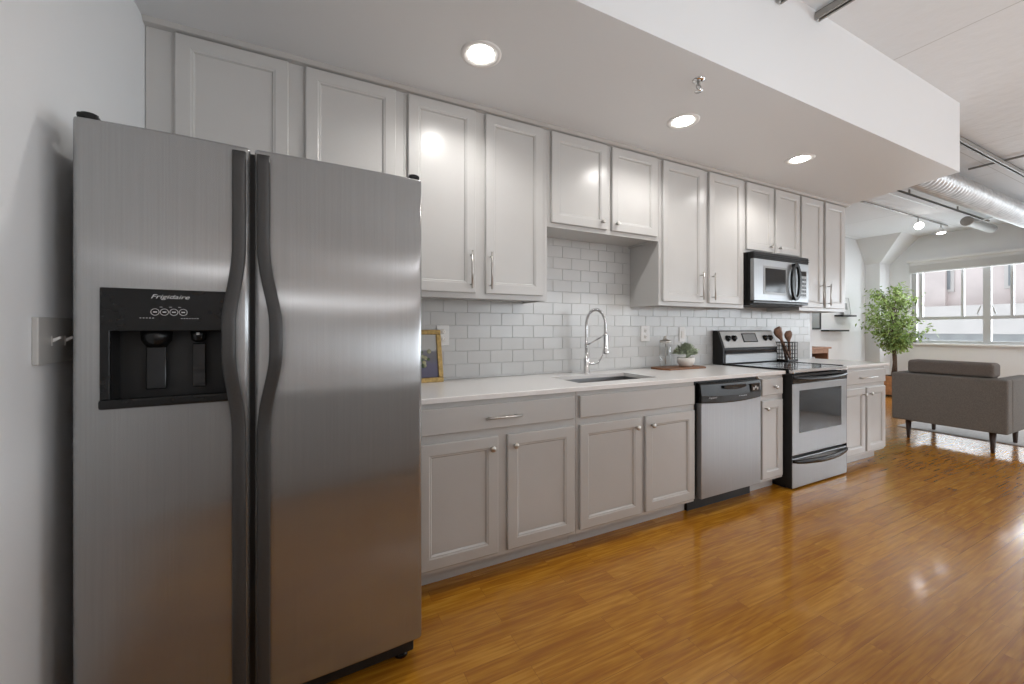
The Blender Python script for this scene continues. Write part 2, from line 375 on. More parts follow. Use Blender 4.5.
# ---- window 2 (in view)
wf = MB(); X0 = FX+0.06; X1 = FX+0.12
wf.box(X0, X1, WY0, WY1, 0.965, 1.02, 'alum').box(X0, X1, WY0, WY1, WZ1-0.05, WZ1, 'alum')
wf.box(X0-0.01, X1, WY0, WY1, 1.415, 1.475, 'alum')
wf.box(X0, X1, 3.53, 3.60, 0.96, WZ1, 'alum').box(X0, X1, 3.44, 3.49, 1.47, WZ1, 'alum')
ys = [(2.595, 0.095), (1.64, 0.095), (0.70, 0.095), (-0.2, 0.095), (-1.1, 0.095), (-2.0, 0.095)]+[(-2.9-0.9*k, 0.095) for k in range(5)]
for yc, wd in ys: wf.box(X0-0.015, X1, yc-wd/2, yc+wd/2, 0.96, WZ1, 'alum')
for yc in (2.899, 2.311, 1.93, 1.36, 0.98, 0.40, 0.05, -0.5, -0.85, -1.4, -1.75): wf.box(X0, X1, yc-0.018, yc+0.018, 1.47, WZ1, 'alum')
wroot = struct('window_1', wf)
b = MB(); b.box(FX+0.088, FX+0.092, WY0+0.01, WY1-0.02, 0.98, WZ1-0.02, 'glass'); struct('window_pane', b, wroot)
b = MB(); b.box(FX-0.05, FX+0.10, WY0-0.03, WY1+0.0, 0.93, 0.965, 'trim', 0.004)
struct('window_sill', b, wroot)
for yy in (2.70, 2.49):
    s_ = 1 if yy > 2.6 else -1
    b = MB(); b.tube([(FX+0.055, yy, 1.50), (FX+0.02, yy, 1.53), (FX+0.015, yy-0.02*s_, 1.60), (FX+0.02, yy-0.035*s_, 1.66)], 0.012, 'alum', 8)
    struct('window_handle', b, wroot)
    b = MB(); b.tube([(FX+0.055, yy, 2.38), (FX+0.03, yy+0.05*s_, 2.39), (FX+0.03, yy+0.17*s_, 2.35)], 0.009, 'alum', 8)
    struct('window_stay', b, wroot)
b = MB(); b.box(FX-0.07, FX+0.0, WY0, 3.60, 2.36, 2.57, 'blind', 0.01)
for i in range(9): b.box(FX-0.085, FX-0.02, WY0+0.02, 3.58, 2.34+i*0.018, 2.35+i*0.018, 'blind')
bl = thing('window_blind', 'greige roller shade gathered up along the top of the far window', 'blind', (FX-0.03, 1.3, 2.34))
obj('shade_fabric', b, bl)
obj('head_rail', MB().box(FX-0.09, FX-0.005, WY0-0.03, 3.63, 2.555, 2.60, 'trim', 0.005), bl)

# ---- exterior
fac = thing('building', 'pale pink masonry building seen across the street through the window', 'building', (18, 2, -6))
b = MB(); b.box(17.8, 19, -14, 22, 1.95, 12, 'ext_pink')
for yy in range(-13, 22, 2): b.box(17.62, 17.8, yy+0.1, yy+0.75, 1.95, 12, 'ext_pink')
obj('facade', b, fac)
obj('ledge', MB().box(17.3, 18.9, -14, 22, 1.10, 1.95, 'ext_light', 0.02), fac)
obj('lower_wall', MB().box(17.6, 18.9, -14, 22, -6, 1.10, 'ext_grey'), fac)
for i in range(-5, 9):
    y0 = i*2+0.95
    f = obj('window', MB().box(17.76, 17.82, y0, y0+1.0, 2.4, 4.4, 'ext_light').box(17.74, 17.78, y0+0.08, y0+0.92, 2.48, 4.32, 'ext_glass'), fac)

# ------------------------------------------------------------------ cabinets
FRY = 2.155      # upper face frame
def door_mb(x0, x1, z0, z1, yb, t=0.018, fw=0.052, flat=False):
    """shaker door loft; yb = back of door, face towards -y"""
    b = MB(); cx = [(0, 0), (0, t-0.003), (0.004, t)]
    if not flat: cx += [(fw, t), (fw+0.006, t-0.003), (fw+0.010, t-0.003), (fw+0.016, t-0.011)]
    t_ = bmesh.new(); rings = []
    for ins, d in cx:
        rings.append([t_.verts.new(p) for p in ((x0+ins, yb-d, z0+ins), (x1-ins, yb-d, z0+ins), (x1-ins, yb-d, z1-ins), (x0+ins, yb-d, z1-ins))])
    for a, c in zip(rings, rings[1:]):
        for i in range(4): t_.faces.new([a[i], a[(i+1) % 4], c[(i+1) % 4], c[i]])
    t_.faces.new(rings[-1]); t_.faces.new(rings[0])
    bmesh.ops.recalc_face_normals(t_, faces=t_.faces[:])
    b._take(t_, 'cab'); return b
def knob_mb(x, y, z):
    return MB().lathe([(0.006, 0), (0.005, -0.010), (0.007, -0.014), (0.0145, -0.018), (0.0155, -0.023), (0.013, -0.027), (0.004, -0.0285)], 'nickel', (x, y, z), 16, 'Y')
def bar_mb(x, y, z0, z1):
    b = MB(); b.tube([(x, y-0.028, z0-0.012), (x, y-0.028, z1+0.012)], 0.0055, 'nickel', 10)
    b.tube([(x, y, z0+0.012), (x, y-0.028, z0+0.012)], 0.0045, 'nickel', 8).tube([(x, y, z1-0.012), (x, y-0.028, z1-0.012)], 0.0045, 'nickel', 8); return b
def hbar_mb(x0, x1, y, z):
    b = MB(); b.tube([(x0, y-0.028, z), (x1, y-0.028, z)], 0.0055, 'nickel', 10)
    b.tube([(x0+0.025, y, z), (x0+0.025, y-0.028, z)], 0.0045, 'nickel', 8).tube([(x1-0.025, y, z), (x1-0.025, y-0.028, z)], 0.0045, 'nickel', 8); return b

UG = 'painted wall cabinets above the worktop'
def upper(x0, x1, z0, doors, label, gap=0.001):
    r = thing('wall_cabinet', label, 'cabinet', ((x0+x1)/2, 2.30, z0), UG)
    b = MB(); x0 += gap; x1 -= gap
    b.box(x0, x1, FRY+0.02, WY-0.009, z0+0.012, 2.486, 'cab').box(x0, x1, FRY, FRY+0.02, z0, 2.486, 'cab')
    b.box(x0, x0+0.015, FRY+0.02, WY-0.009, z0, z0+0.012, 'cab').box(x1-0.015, x1, FRY+0.02, WY-0.009, z0, z0+0.012, 'cab')
    obj('cabinet_body', b, r)
    for (a, c, zb, hx, kind) in doors:
        d = obj('door', door_mb(a, c, zb, 2.482, FRY-0.001), r)
        if kind == 'bar': obj('handle', bar_mb(hx, FRY-0.019, 1.475, 1.665), d)
        elif kind == 'knob': obj('knob', knob_mb(hx, FRY-0.019, zb+0.048), d)
    return r
upper(-0.616, 0.437, 1.88, [(-0.517, -0.098, 1.907, -.14, 'knob'), (-0.028, 0.392, 1.907, 0.01, 'knob')], 'wide light greige wall cabinet with two doors above the refrigerator')
upper(0.437, 1.324, 1.41, [(0.456, 0.838, 1.44, 0.806, 'bar'), (0.900, 1.287, 1.44, 0.926, 'bar')], 'tall two-door wall cabinet just right of the refrigerator with bar pulls')
upper(1.324, 2.285, 1.88, [(1.350, 1.793, 1.907, 1.745, 'knob'), (1.836, 2.255, 1.907, 1.868, 'knob')], 'short two-door wall cabinet above the sink')
upper(2.285, 3.27, 1.41, [(2.316, 2.756, 1.44, 2.715, 'bar'), (2.820, 3.245, 1.44, 2.852, 'bar')], 'tall two-door wall cabinet between the sink and the microwave')
upper(3.27, 4.09, 1.885, [(3.291, 3.663, 1.912, 3.61, 'knob'), (3.700, 4.070, 1.912, 3.748, 'knob')], 'short two-door wall cabinet directly above the microwave')
upper(4.09, 4.92, 1.41, [(4.108, 4.466, 1.44, 4.42, 'bar'), (4.515, 4.870, 1.44, 4.55, 'bar')], 'last tall wall cabinet at the living room end right of the microwave')

BF = 1.838
BG = 'painted base cabinets under the worktop'
def base(x0, x1, parts, label, toe=True, sink=None):
    r = thing('base_cabinet', label, 'cabinet', ((x0+x1)/2, 2.15, 0), BG); g = 0.001
    b = MB()
    if sink:
        b.box(x0+g, x1-g, BF, 1.90, 0.09, 0.889, 'cab').box(x0+g, x1-g, 1.90, WY-0.01, 0.09, 0.64, 'cab')
        b.box(x0+g, x0+0.05, 1.90, WY-0.01, 0.64, 0.889, 'cab').box(x1-0.05, x1-g, 1.90, WY-0.01, 0.64, 0.889, 'cab')
        b.box(x0+0.05, x1-0.05, 2.36, WY-0.01, 0.64, 0.889, 'cab')
    else: b.box(x0+g, x1-g, BF, WY-0.01, 0.09, 0.889, 'cab')
    b.box(x0+g, x1-g, BF+0.075, WY-0.02, 0, 0.09, 'cab')
    obj('cabinet_body', b, r)
    for p in parts:
        if p[0] == 'door':
            d = obj('door', door_mb(p[1], p[2], 0.113, 0.698, BF-0.001), r)
            obj('knob', knob_mb(p[3], BF-0.019, 0.642), d)
        else:
            d = obj('drawer', door_mb(p[1], p[2], 0.738, 0.861, BF-0.001, flat=True), r)
            if p[0] == 'drawer_bar': obj('handle', hbar_mb(p[3], p[4], BF-0.019, 0.795), d)
            elif p[0] == 'drawer_knob': obj('knob', knob_mb(p[3], BF-0.019, 0.797), d)
    return r
base(0.375, 1.316, [('drawer_bar', 0.43, 1.296, 0.755, 0.955), ('door', 0.43, 0.834, 0.797), ('door', 0.887, 1.296, 0.924)], 'base cabinet beside the refrigerator with one wide drawer over two doors')
base(1.316, 2.27, [('panel', 1.336, 2.258), ('door', 1.336, 1.793, 1.745), ('door', 1.825, 2.258, 1.872)], 'base cabinet under the sink with a plain false drawer front', sink=True)
base(2.957, 3.262, [('drawer_knob', 2.984, 3.240, 3.13), ('door', 2.984, 3.240, 3.02)], 'narrow base cabinet squeezed between dishwasher and stove')
base(4.092, 4.912, [('drawer_bar', 4.115, 4.895, 4.385, 4.665), ('door', 4.115, 4.510, 4.475), ('door', 4.548, 4.895, 4.592)], 'base cabinet at the far end of the run right of the stove')

# worktops
def slab_hole(x0, x1, y0, y1, hx0, hx1, hy0, hy1, z0, z1, m):
    b = MB(); e = 0.003
    V = []; F = []
    def ring(xa, xb, ya, yb, z): 
        i = len(V); V.extend([(xa, ya, z), (xb, ya, z), (xb, yb, z), (xa, yb, z)]); return [i, i+1, i+2, i+3]
    o0 = ring(x0, x1, y0, y1, z0); o1 = ring(x0, x1, y0, y1, z1-e); o2 = ring(x0+e, x1-e, y0+e, y1-e, z1)
    h2 = ring(hx0, hx1, hy0, hy1, z1); h0 = ring(hx0, hx1, hy0, hy1, z0)
    seq = [o0, o1, o2, h2, h0, o0]
    for a, c in zip(seq, seq[1:]):
        for i in range(4): F.append((a[i], a[(i+1) % 4], c[(i+1) % 4], c[i]))
    b.faces(V, F, m); bmesh.ops.recalc_face_normals(b.bm, faces=b.bm.faces[:]); return b
o = obj('worktop', slab_hole(0.372, 3.255, 1.809, WY-0.009, 1.415, 2.05, 1.94, 2.265, 0.8895, 0.914, 'quartz'))
tag(o, 'long white quartz worktop with the sink cut out, from refrigerator to stove', 'worktop')
o = obj('worktop', MB().box(4.087, 4.94, 1.809, WY-0.009, 0.8895, 0.914, 'quartz', 0.003))
tag(o, 'short white quartz worktop beyond the stove holding the wire basket', 'worktop')

# sink (undermount, hangs below the cut-out)
b = MB(); V = []; F = []
def rr(xa, xb, ya, yb, z): i = len(V); V.extend([(xa, ya, z), (xb, ya, z), (xb, yb, z), (xa, yb, z)]); return [i+j for j in range(4)]
a0 = rr(1.395, 2.075, 1.915, 2.285, 0.888); a1 = rr(1.41, 2.055, 1.935, 2.27, 0.888); a2 = rr(1.425, 2.04, 1.95, 2.255, 0.70)
a3 = rr(1.395, 2.075, 1.915, 2.285, 0.884); a4 = rr(1.421, 2.044, 1.946, 2.259, 0.69)
for p, q in ((a0, a1), (a1, a2), (a0, a3), (a3, a4)):
    for i in range(4): F.append((p[i], p[(i+1) % 4], q[(i+1) % 4], q[i]))
F += [tuple(a2), tuple(a4)]
b.faces(V, F, 'sinksteel'); bmesh.ops.recalc_face_normals(b.bm, faces=b.bm.faces[:])
sk = thing('sink', 'undermount stainless sink basin set in the long worktop', 'sink', (1.74, 2.09, 0.69))
obj('basin', b, sk)
obj('drain', MB().lathe([(0.045, 0.701), (0.045, 0.704), (0.03, 0.704), (0.028, 0.7015)], 'chrome', (1.74, 2.09, 0), 20), sk)

# faucet
fx, fy = 1.765, 2.335
fc = thing('faucet', 'tall chrome spring-neck faucet with pull-down spray head behind the sink', 'faucet', (fx, fy, 0.914))
b = MB(); b.lathe([(0.027, 0.914), (0.027, 0.922), (0.021, 0.928), (0.020, 1.02), (0.017, 1.03), (0.011, 1.035), (0.011, 1.10)], 'chrome', (fx, fy, 0), 20)
obj('faucet_body', b, fc)
dx, dy = 0.050, -0.150
pts = []
for i in range(0, 33):
    if i <= 8: p = (fx, fy, 1.06+0.205*i/8)
    elif i <= 26:
        a = PI*(i-8)/18; p = (fx+dx*(1-math.cos(a))/2, fy+dy*(1-math.cos(a))/2, 1.265+0.105*math.sin(a))
    else: p = (fx+dx, fy+dy, 1.265-0.075*(i-26)/6)
    pts.append(p)
obj('hose', MB().tube(pts, 0.0075, 'chrome', 10), fc)
# spring coil around the hose
pv = [Vector(p) for p in pts]; coil = []; turns = 62; st = 600
for i in range(st+1):
    u = i/st*(len(pv)-3); k = min(int(u), len(pv)-2); f_ = u-k; c = pv[k].lerp(pv[k+1], f_); d = (pv[k+1]-pv[k]).normalized()
    side = Vector((-dy, dx, 0)).normalized(); n2 = d.cross(side); a = 2*PI*turns*i/st
    coil.append(c+side*math.cos(a)*0.0105+n2*math.sin(a)*0.0105)
obj('spring', MB().tube(coil, 0.0022, 'chrome', 5), fc)
b = MB(); hx, hy = fx+dx, fy+dy
b.lathe([(0.011, 1.215), (0.013, 1.20), (0.015, 1.17), (0.015, 1.10), (0.020, 1.085), (0.023, 1.07), (0.021, 1.062), (0.008, 1.060)], 'chrome', (hx, hy, 0), 18)
b.box(hx+0.010, hx+0.022, hy-0.006, hy+0.006, 1.15, 1.19, 'black', 0.002)
obj('spray_head', b, fc)
b = MB(); b.tube([(fx, fy, 1.115), (fx+dx*0.5, fy+dy*0.5, 1.155), (hx, hy, 1.195)], 0.0055, 'chrome', 10)
b.lathe([(0.018, 1.185), (0.018, 1.20)], 'chrome', (hx, hy, 0), 16); b.lathe([(0.014, 1.105), (0.014, 1.125)], 'chrome', (fx, fy, 0), 16)
obj('support_arm', b, fc)
b = MB(); b.tube([(fx, fy, 0.985), (fx+0.05, fy-0.03, 0.985)], 0.013, 'chrome', 12).tube([(fx+0.05, fy-0.03, 0.985), (fx+0.068, fy-0.04, 0.985), (fx+0.10, fy-0.09, 1.075)], 0.0045, 'chrome', 8)
obj('lever', b, fc)

# ------------------------------------------------------------------ refrigerator
FYF = 1.48; fxl, fxr, gap = -0.576, 0.346, -0.184
fr = thing('refrigerator', 'large stainless side-by-side refrigerator with black ice dispenser', 'refrigerator', ((fxl+fxr)/2, 1.9, 0))
fr.location.y = 1.865; fr.rotation_euler.z = 0.049
obj('cabinet_body', MB().box(fxl+0.012, fxr-0.012, 1.565, 2.33, 0.035, 1.755, 'darkgrey', 0.006), fr)
def fridge_door(x0, x1, hole=None, edge_r=0.014, bul=0.006):
    z0, z1 = 0.088, 1.786; yb = 1.560
    def yf(x):
        u = (x-x0)/(x1-x0)*2-1
        y = FYF+bul*u*u
        d = min(x-x0, x1-x); 
        if d < edge_r: y += edge_r-math.sqrt(max(0, edge_r**2-(edge_r-d)**2))
        return y
    xs = set([x0+edge_r*(1-math.cos(a*PI/16)) for a in range(9)]+[x1-edge_r*(1-math.cos(a*PI/16)) for a in range(9)]+[x0+(x1-x0)*k/16 for k in range(1, 16) if edge_r < (x1-x0)*k/16 < x1-x0-edge_r])
    zs = [z0, z1]
    if hole: xs |= {hole[0], hole[1]}; zs += [hole[2], hole[3]]
    xs = sorted(xs); zs = sorted(zs); b = MB(); t = bmesh.new()
    rz = 0.010
    lv = []
    for z in zs: lv.append((z, 0))
    lv[0] = (z0+rz, 0); lv[-1] = (z1-rz, 0)
    lv = [(z0, rz), (z0+rz*0.3, rz*0.3)]+lv+[(z1-rz*0.3, rz*0.3), (z1, rz)]
    grid = [[t.verts.new((x, min(yf(x)+off, yb), z)) for x in xs] for z, off in lv]
    back = [[t.verts.new((x, yb, z)) for x in (xs[0], xs[-1])] for z in (z0, z1)]
    for j in range(len(lv)-1):
        for i in range(len(xs)-1):
            if hole:
                zm = (lv[j][0]+lv[j+1][0])/2; xm = (xs[i]+xs[i+1])/2
                if hole[0] < xm < hole[1] and hole[2] < zm < hole[3]: continue
            f = t.faces.new([grid[j][i], grid[j][i+1], grid[j+1][i+1], grid[j+1][i]]); f.smooth = True
    t.faces.new([back[0][0], back[1][0], back[1][1], back[0][1]])
    t.faces.new([g[0] for g in grid]+[back[1][0], back[0][0]]); t.faces.new([g[-1] for g in grid][::-1]+[back[0][1], back[1][1]])
    t.faces.new(grid[0][::-1]+[back[0][0], back[0][1]]); t.faces.new(grid[-1]+[back[1][1], back[1][0]])
    b._take(t, 'steel', True); return b
ld = obj('door', fridge_door(fxl, gap-0.006, (-0.505, -0.240, 1.03, 1.24)), fr)
rd = obj('door', fridge_door(gap+0.006, fxr), fr)
obj('door_gasket', MB().box(gap-0.012, gap+0.012, 1.51, 1.566, 0.09, 1.775, 'blackmatte'), fr)
# dispenser
dp = obj('dispenser', (lambda b: (
    b.box(-0.520, -0.229, 1.4745, 1.484, 1.226, 1.342, 'black', 0.003),
    b.box(-0.520, -0.499, 1.4745, 1.484, 1.022, 1.230, 'black', 0.003),
    b.box(-0.246, -0.229, 1.4745, 1.484, 1.022, 1.230, 'black', 0.003),
    b.box(-0.520, -0.229, 1.462, 1.484, 1.020, 1.046, 'black', 0.006),
    b.box(-0.504, -0.241, 1.553, 1.556, 1.031, 1.239, 'blackmatte'),
    b.box(-0.504, -0.500, 1.482, 1.556, 1.031, 1.239, 'blackmatte'),
    b.box(-0.245, -0.241, 1.482, 1.556, 1.031, 1.239, 'blackmatte'),
    b.box(-0.504, -0.241, 1.482, 1.556, 1.031, 1.036, 'black'),
    b.box(-0.504, -0.241, 1.482, 1.556, 1.235, 1.239, 'blackmatte')) and b)(MB()), ld)
dp.location.x = 0.0
obj('ice_chute', MB().lathe([(0.036, 1.236), (0.034, 1.20), (0.022, 1.18)], 'black', (-0.415, 1.525, 0), 16).box(-0.44, -0.395, 1.528, 1.536, 1.06, 1.185, 'blackglass', 0.003), dp)
obj('water_spout', MB().lathe([(0.020, 1.236), (0.018, 1.20), (0.006, 1.193)], 'black', (-0.32, 1.525, 0), 16).box(-0.335, -0.303, 1.528, 1.536, 1.06, 1.19, 'blackglass', 0.003).lathe([(0.004, 1.215), (0.004, 1.222)], 'greyprint', (-0.318, 1.50, 0), 8), dp)
for k, xc in enumerate((-0.408, -0.388, -0.3675, -0.347)):
    ring = [(xc+0.0088*math.cos(2*PI*i/20), 1.4738, 1.279+0.0088*math.sin(2*PI*i/20)) for i in range(20)]
    bb = MB().tube(ring, 0.0007, 'greyprint', 5, closed=True)
    bb.box(xc-0.004, xc+0.004, 1.4736, 1.4744, 1.2775, 1.2805, 'greyprint')
    obj('button', bb, dp)
b = MB()
for i in range(5): b.box(-0.440+i*0.0065, -0.4365+i*0.0065, 1.4738, 1.4746, 1.2615, 1.263, 'greyprint')
obj('marking', b, dp); b = MB()
for i in range(7): b.box(-0.352+i*0.006, -0.3485+i*0.006, 1.4738, 1.4746, 1.2612, 1.2626, 'greyprint')
obj('marking', b, dp); b = MB()
for i in range(3): b.box(-0.398+i*0.02, -0.392+i*0.02, 1.4738, 1.4746, 1.2925, 1.2935, 'greyprint')
obj('marking', b, dp)
def text_mesh(s, size, loc, mt, parent, name='logo', shear=0.0, xlen=None):
    cu = bpy.data.curves.new('txt', 'FONT'); cu.body = s; cu.size = size; cu.shear = shear; cu.extrude = 0.0002; cu.align_x = 'CENTER'
    to = bpy.data.objects.new('txt', cu); COL.objects.link(to); bpy.context.view_layer.update()
    me = bpy.data.meshes.new_from_object(to); bpy.data.objects.remove(to)
    xs = [v.co.x for v in me.vertices]; wd = max(xs)-min(xs); k = (xlen/wd) if xlen else 1
    org = ORG[parent.name]
    for v in me.vertices:
        x, y, z = v.co; v.co = Vector((loc[0]+x*k, loc[1]-z, loc[2]+y*k*0.72))-org
    me.materials.clear(); me.materials.append(M[mt])
    o = bpy.data.objects.new(name, me); COL.objects.link(o); o.parent = parent; ORG[o.name] = org; return o
text_mesh('Frigidaire', 0.016, (-0.376, 1.4742, 1.3165), 'greyprint', dp, shear=0.35, xlen=0.084)
# handles : flat strips that bow out in the middle
def handle(xc, sgn):
    secs = []; n = 60; za, zb = 0.105, 1.765
    for i in range(n+1):
        z = za+(zb-za)*i/n
        u = (z-1.20)/0.29
        k = math.cos(min(1, abs(u))*PI/2)**2 if abs(u) < 1 else 0
        k = k*(1.0)
        y = FYF+0.010-0.020-0.046*min(1, k*1.1); x = xc+sgn*(0.034 if sgn > 0 else 0.021)*min(1, k*1.1); hw = 0.0175; th = 0.013
        yi = y+th; 
        secs.append([(x-hw, yi, z), (x-hw, y+0.004, z), (x-hw+0.006, y, z), (x+hw-0.006, y, z), (x+hw, y+0.004, z), (x+hw, yi, z)])
    b = MB(); b.strip(secs, 'darkgrey', True)
    return b
def mount(xc):
    b = MB()
    return b
hl = handle(gap-0.032, -1)
hr = handle(gap+0.030, 1)
obj('handle', hl, ld); obj('handle', hr, rd)
obj('hinge_cover', MB().box(fxl+0.004, fxl+0.045, 1.497, 1.60, 1.7862, 1.803, 'black', 0.006).lathe([(0.018, 1.803), (0.018, 1.806), (0.01, 1.808)], 'black', (fxl+0.024, 1.52, 0), 14), fr)
obj('hinge_cover', MB().box(fxr-0.045, fxr-0.006, 1.497, 1.60, 1.7862, 1.803, 'black', 0.006).lathe([(0.018, 1.803), (0.018, 1.806), (0.01, 1.808)], 'black', (fxr-0.024, 1.52, 0), 14), fr)
obj('toe_grille', MB().box(fxl+0.02, fxr-0.02, 1.53, 1.57, 0.022, 0.085, 'blackmatte', 0.004), fr)
for xx in (fxl+0.06, fxr-0.06):
    obj('foot', MB().lathe([(0.024, 0.0), (0.026, 0.012), (0.012, 0.02), (0.012, 0.05)], 'black', (xx, 1.56, 0), 14), fr)
    obj('foot', MB().lathe([(0.024, 0.0), (0.026, 0.012), (0.012, 0.02), (0.012, 0.05)], 'black', (xx, 2.26, 0), 14), fr)

# light switch on left wall
sw = thing('light_switch', 'three-gang metal switch plate on the left wall beside the refrigerator', 'switch', (-0.617, 1.485, 1.13))
obj('cover_plate', MB().box(-0.6170, -0.6045, 1.407, 1.572, 1.142, 1.262, 'platesteel', 0.002), sw)
for yy in (1.468, 1.530):
    obj('toggle', MB().box(-0.6045, -0.6025, yy-0.006, yy+0.006, 1.188, 1.214, 'platesteel').strip([[(-0.605, yy-0.004, 1.196), (-0.605, yy+0.004, 1.196), (-0.605, yy+0.004, 1.206), (-0.605, yy-0.004, 1.206)], [(-0.589, yy-0.003, 1.207), (-0.589, yy+0.003, 1.207), (-0.589, yy+0.003, 1.213), (-0.589, yy-0.003, 1.213)]], 'plate'), sw)

# ------------------------------------------------------------------ dishwasher
dw = thing('dishwasher', 'stainless dishwasher with black control panel under the worktop', 'dishwasher', (2.62, 2.1, 0))
obj('cabinet_body', MB().box(2.273, 2.953, 1.845, 2.40, 0.10, 0.885, 'blackmatte').box(2.273, 2.953, 1.92, 2.40, 0.0, 0.10, 'blackmatte'), dw)
obj('door_panel', MB().box(2.297, 2.935, 1.802, 1.844, 0.108, 0.74, 'steel2', 0.004), dw)
secs = []
for i in range(17):
    x = 2.297+(2.935-2.297)*i/16; u = abs(i-8)/8; zb = 0.730+0.012*u*u; y = 1.786+0.014*u*u; zt = 0.872
    secs.append([(x, 1.842, zb), (x, y+0.004, zb), (x, y, zb+0.008), (x, y-0.002, zb+0.05), (x, y+0.008, zt-0.01), (x, y+0.014, zt), (x, 1.842, zt)])
cp = obj('control_panel', MB().strip(secs, 'black', False), dw)
b = MB(); 
b.strip([[(2.50+0.235*i/8, 1.782, 0.850-0.0*i), (2.50+0.235*i/8, 1.779, 0.848), (2.50+0.235*i/8, 1.779, 0.832-0.012*math.sin(PI*i/8)), (2.50+0.235*i/8, 1.784, 0.830-0.012*math.sin(PI*i/8))] for i in range(9)], 'blackglass')
obj('grip_pocket', b, cp)
b = MB()
b.box(2.80, 2.895, 1.785, 1.788, 0.785, 0.845, 'blackglass'); obj('button_panel', b, cp); b = MB()
for i in range(3): b.box(2.82+0.022*i, 2.832+0.022*i, 1.7835, 1.7855, 0.800+0.010*(i % 2), 0.818+0.010*(i % 2), 'greyprint')
obj('button_symbols', b, cp); b = MB()
for i in range(5): b.box(2.66+0.018*i, 2.669+0.018*i, 1.7815, 1.784, 0.768, 0.771, 'greyprint')
obj('indicator_marks', b, cp)
text_mesh('Frigidaire', 0.014, (2.39, 1.7855, 0.770), 'greyprint', cp, shear=0.3, xlen=0.08)
obj('kick_plate', MB().box(2.275, 2.951, 1.895, 1.918, 0.0, 0.098, 'blackmatte'), dw)

# ------------------------------------------------------------------ stove
RX0, RX1 = 3.275, 4.080
st = thing('stove', 'freestanding stainless electric stove with black glass cooktop and oven door', 'stove', ((RX0+RX1)/2, 2.1, 0))
obj('stove_body', MB().box(RX0, RX1, 1.815, 2.43, 0.03, 0.895, 'blackmatte').box(RX0, RX0+0.0035, 1.7745, 1.815, 0.012, 0.888, 'blackmatte').box(RX1-0.0035, RX1, 1.7745, 1.815, 0.012, 0.888, 'blackmatte').box(RX0+0.02, RX1-0.02, 1.83, 2.40, 0.0, 0.03, 'blackmatte'), st)
obj('cooktop', MB().box(RX0+0.006, RX1-0.006, 1.80, 2.36, 0.895, 0.922, 'blackglass', 0.004), st)
b = MB(); b.box(RX0-0.0, RX1+0.0, 1.765, 1.80, 0.892, 0.921, 'chrome', 0.008).box(RX0-0.002, RX0+0.010, 1.80, 2.36, 0.9225, 0.926, 'black').box(RX1-0.010, RX1+0.002, 1.80, 2.36, 0.9225, 0.926, 'black')
obj('cooktop_trim', b, st)
for (x, y, r) in ((3.47, 1.95, 0.10), (3.86, 1.95, 0.085), (3.47, 2.20, 0.075), (3.86, 2.20, 0.10)):
    ring = [(x+r*math.cos(2*PI*i/28), y+r*math.sin(2*PI*i/28), 0.9222) for i in range(28)]
    obj('burner', MB().tube(ring, 0.0012, 'dial', 4, closed=True), st)
# oven door
b = MB(); b.box(RX0+0.004, RX1-0.004, 1.773, 1.813, 0.262, 0.812, 'steel2', 0.004); dr = obj('oven_door', b, st)
obj('window', MB().box(3.372, 3.985, 1.7705, 1.7735, 0.430, 0.758, 'blackglass', 0.001), dr)
obj('door_top', MB().box(RX0+0.003, RX1-0.003, 1.768, 1.813, 0.8125, 0.886, 'blackglass', 0.006), dr)
def bowed(z, yin, yout, x0, x1, h, m, dip=0.0, th=0.014):
    secs = []
    for i in range(25):
        u = i/24; x = x0+(x1-x0)*u; k = math.sin(PI*u)**0.65; y = yin+(yout-yin)*k; zz = z-dip*k; hh = h*(0.55+0.45*k)
        secs.append([(x, y+th/2, zz-hh/2), (x, y-th/4, zz-hh/2), (x, y-th/2, zz-hh/5), (x, y-th/2, zz+hh/5), (x, y-th/4, zz+hh/2), (x, y+th/2, zz+hh/2)])
    return MB().strip(secs, m, True)
obj('handle', bowed(0.858, 1.768, 1.722, RX0+0.01, RX1-0.01, 0.030, 'black', 0.012), dr, 'glossy black bowed handle')
d2 = obj('storage_drawer', MB().box(RX0+0.004, RX1-0.004, 1.773, 1.813, 0.012, 0.240, 'steel2', 0.004), st)
obj('handle', bowed(0.222, 1.772, 1.720, RX0+0.006, RX1-0.006, 0.040, 'black', 0.010, 0.018), d2)
# backguard
b = MB()
prof = [(2.445, 0.896), (2.365, 0.896), (2.345, 0.93), (2.345, 1.065), (2.398, 1.214), (2.410, 1.222), (2.445, 1.222)]
b.strip([[(x, y, z) for y, z in prof] for x in (RX0-0.003, RX0+0.022)], 'blackmatte'); b.strip([[(x, y, z) for y, z in prof] for x in (RX1-0.012, RX1+0.003)], 'black')
b.strip([[(x, y+0.006, z-0.001) for y, z in prof] for x in (RX0+0.022, RX1-0.012)], 'blackmatte')
bgd = obj('backguard', b, st)
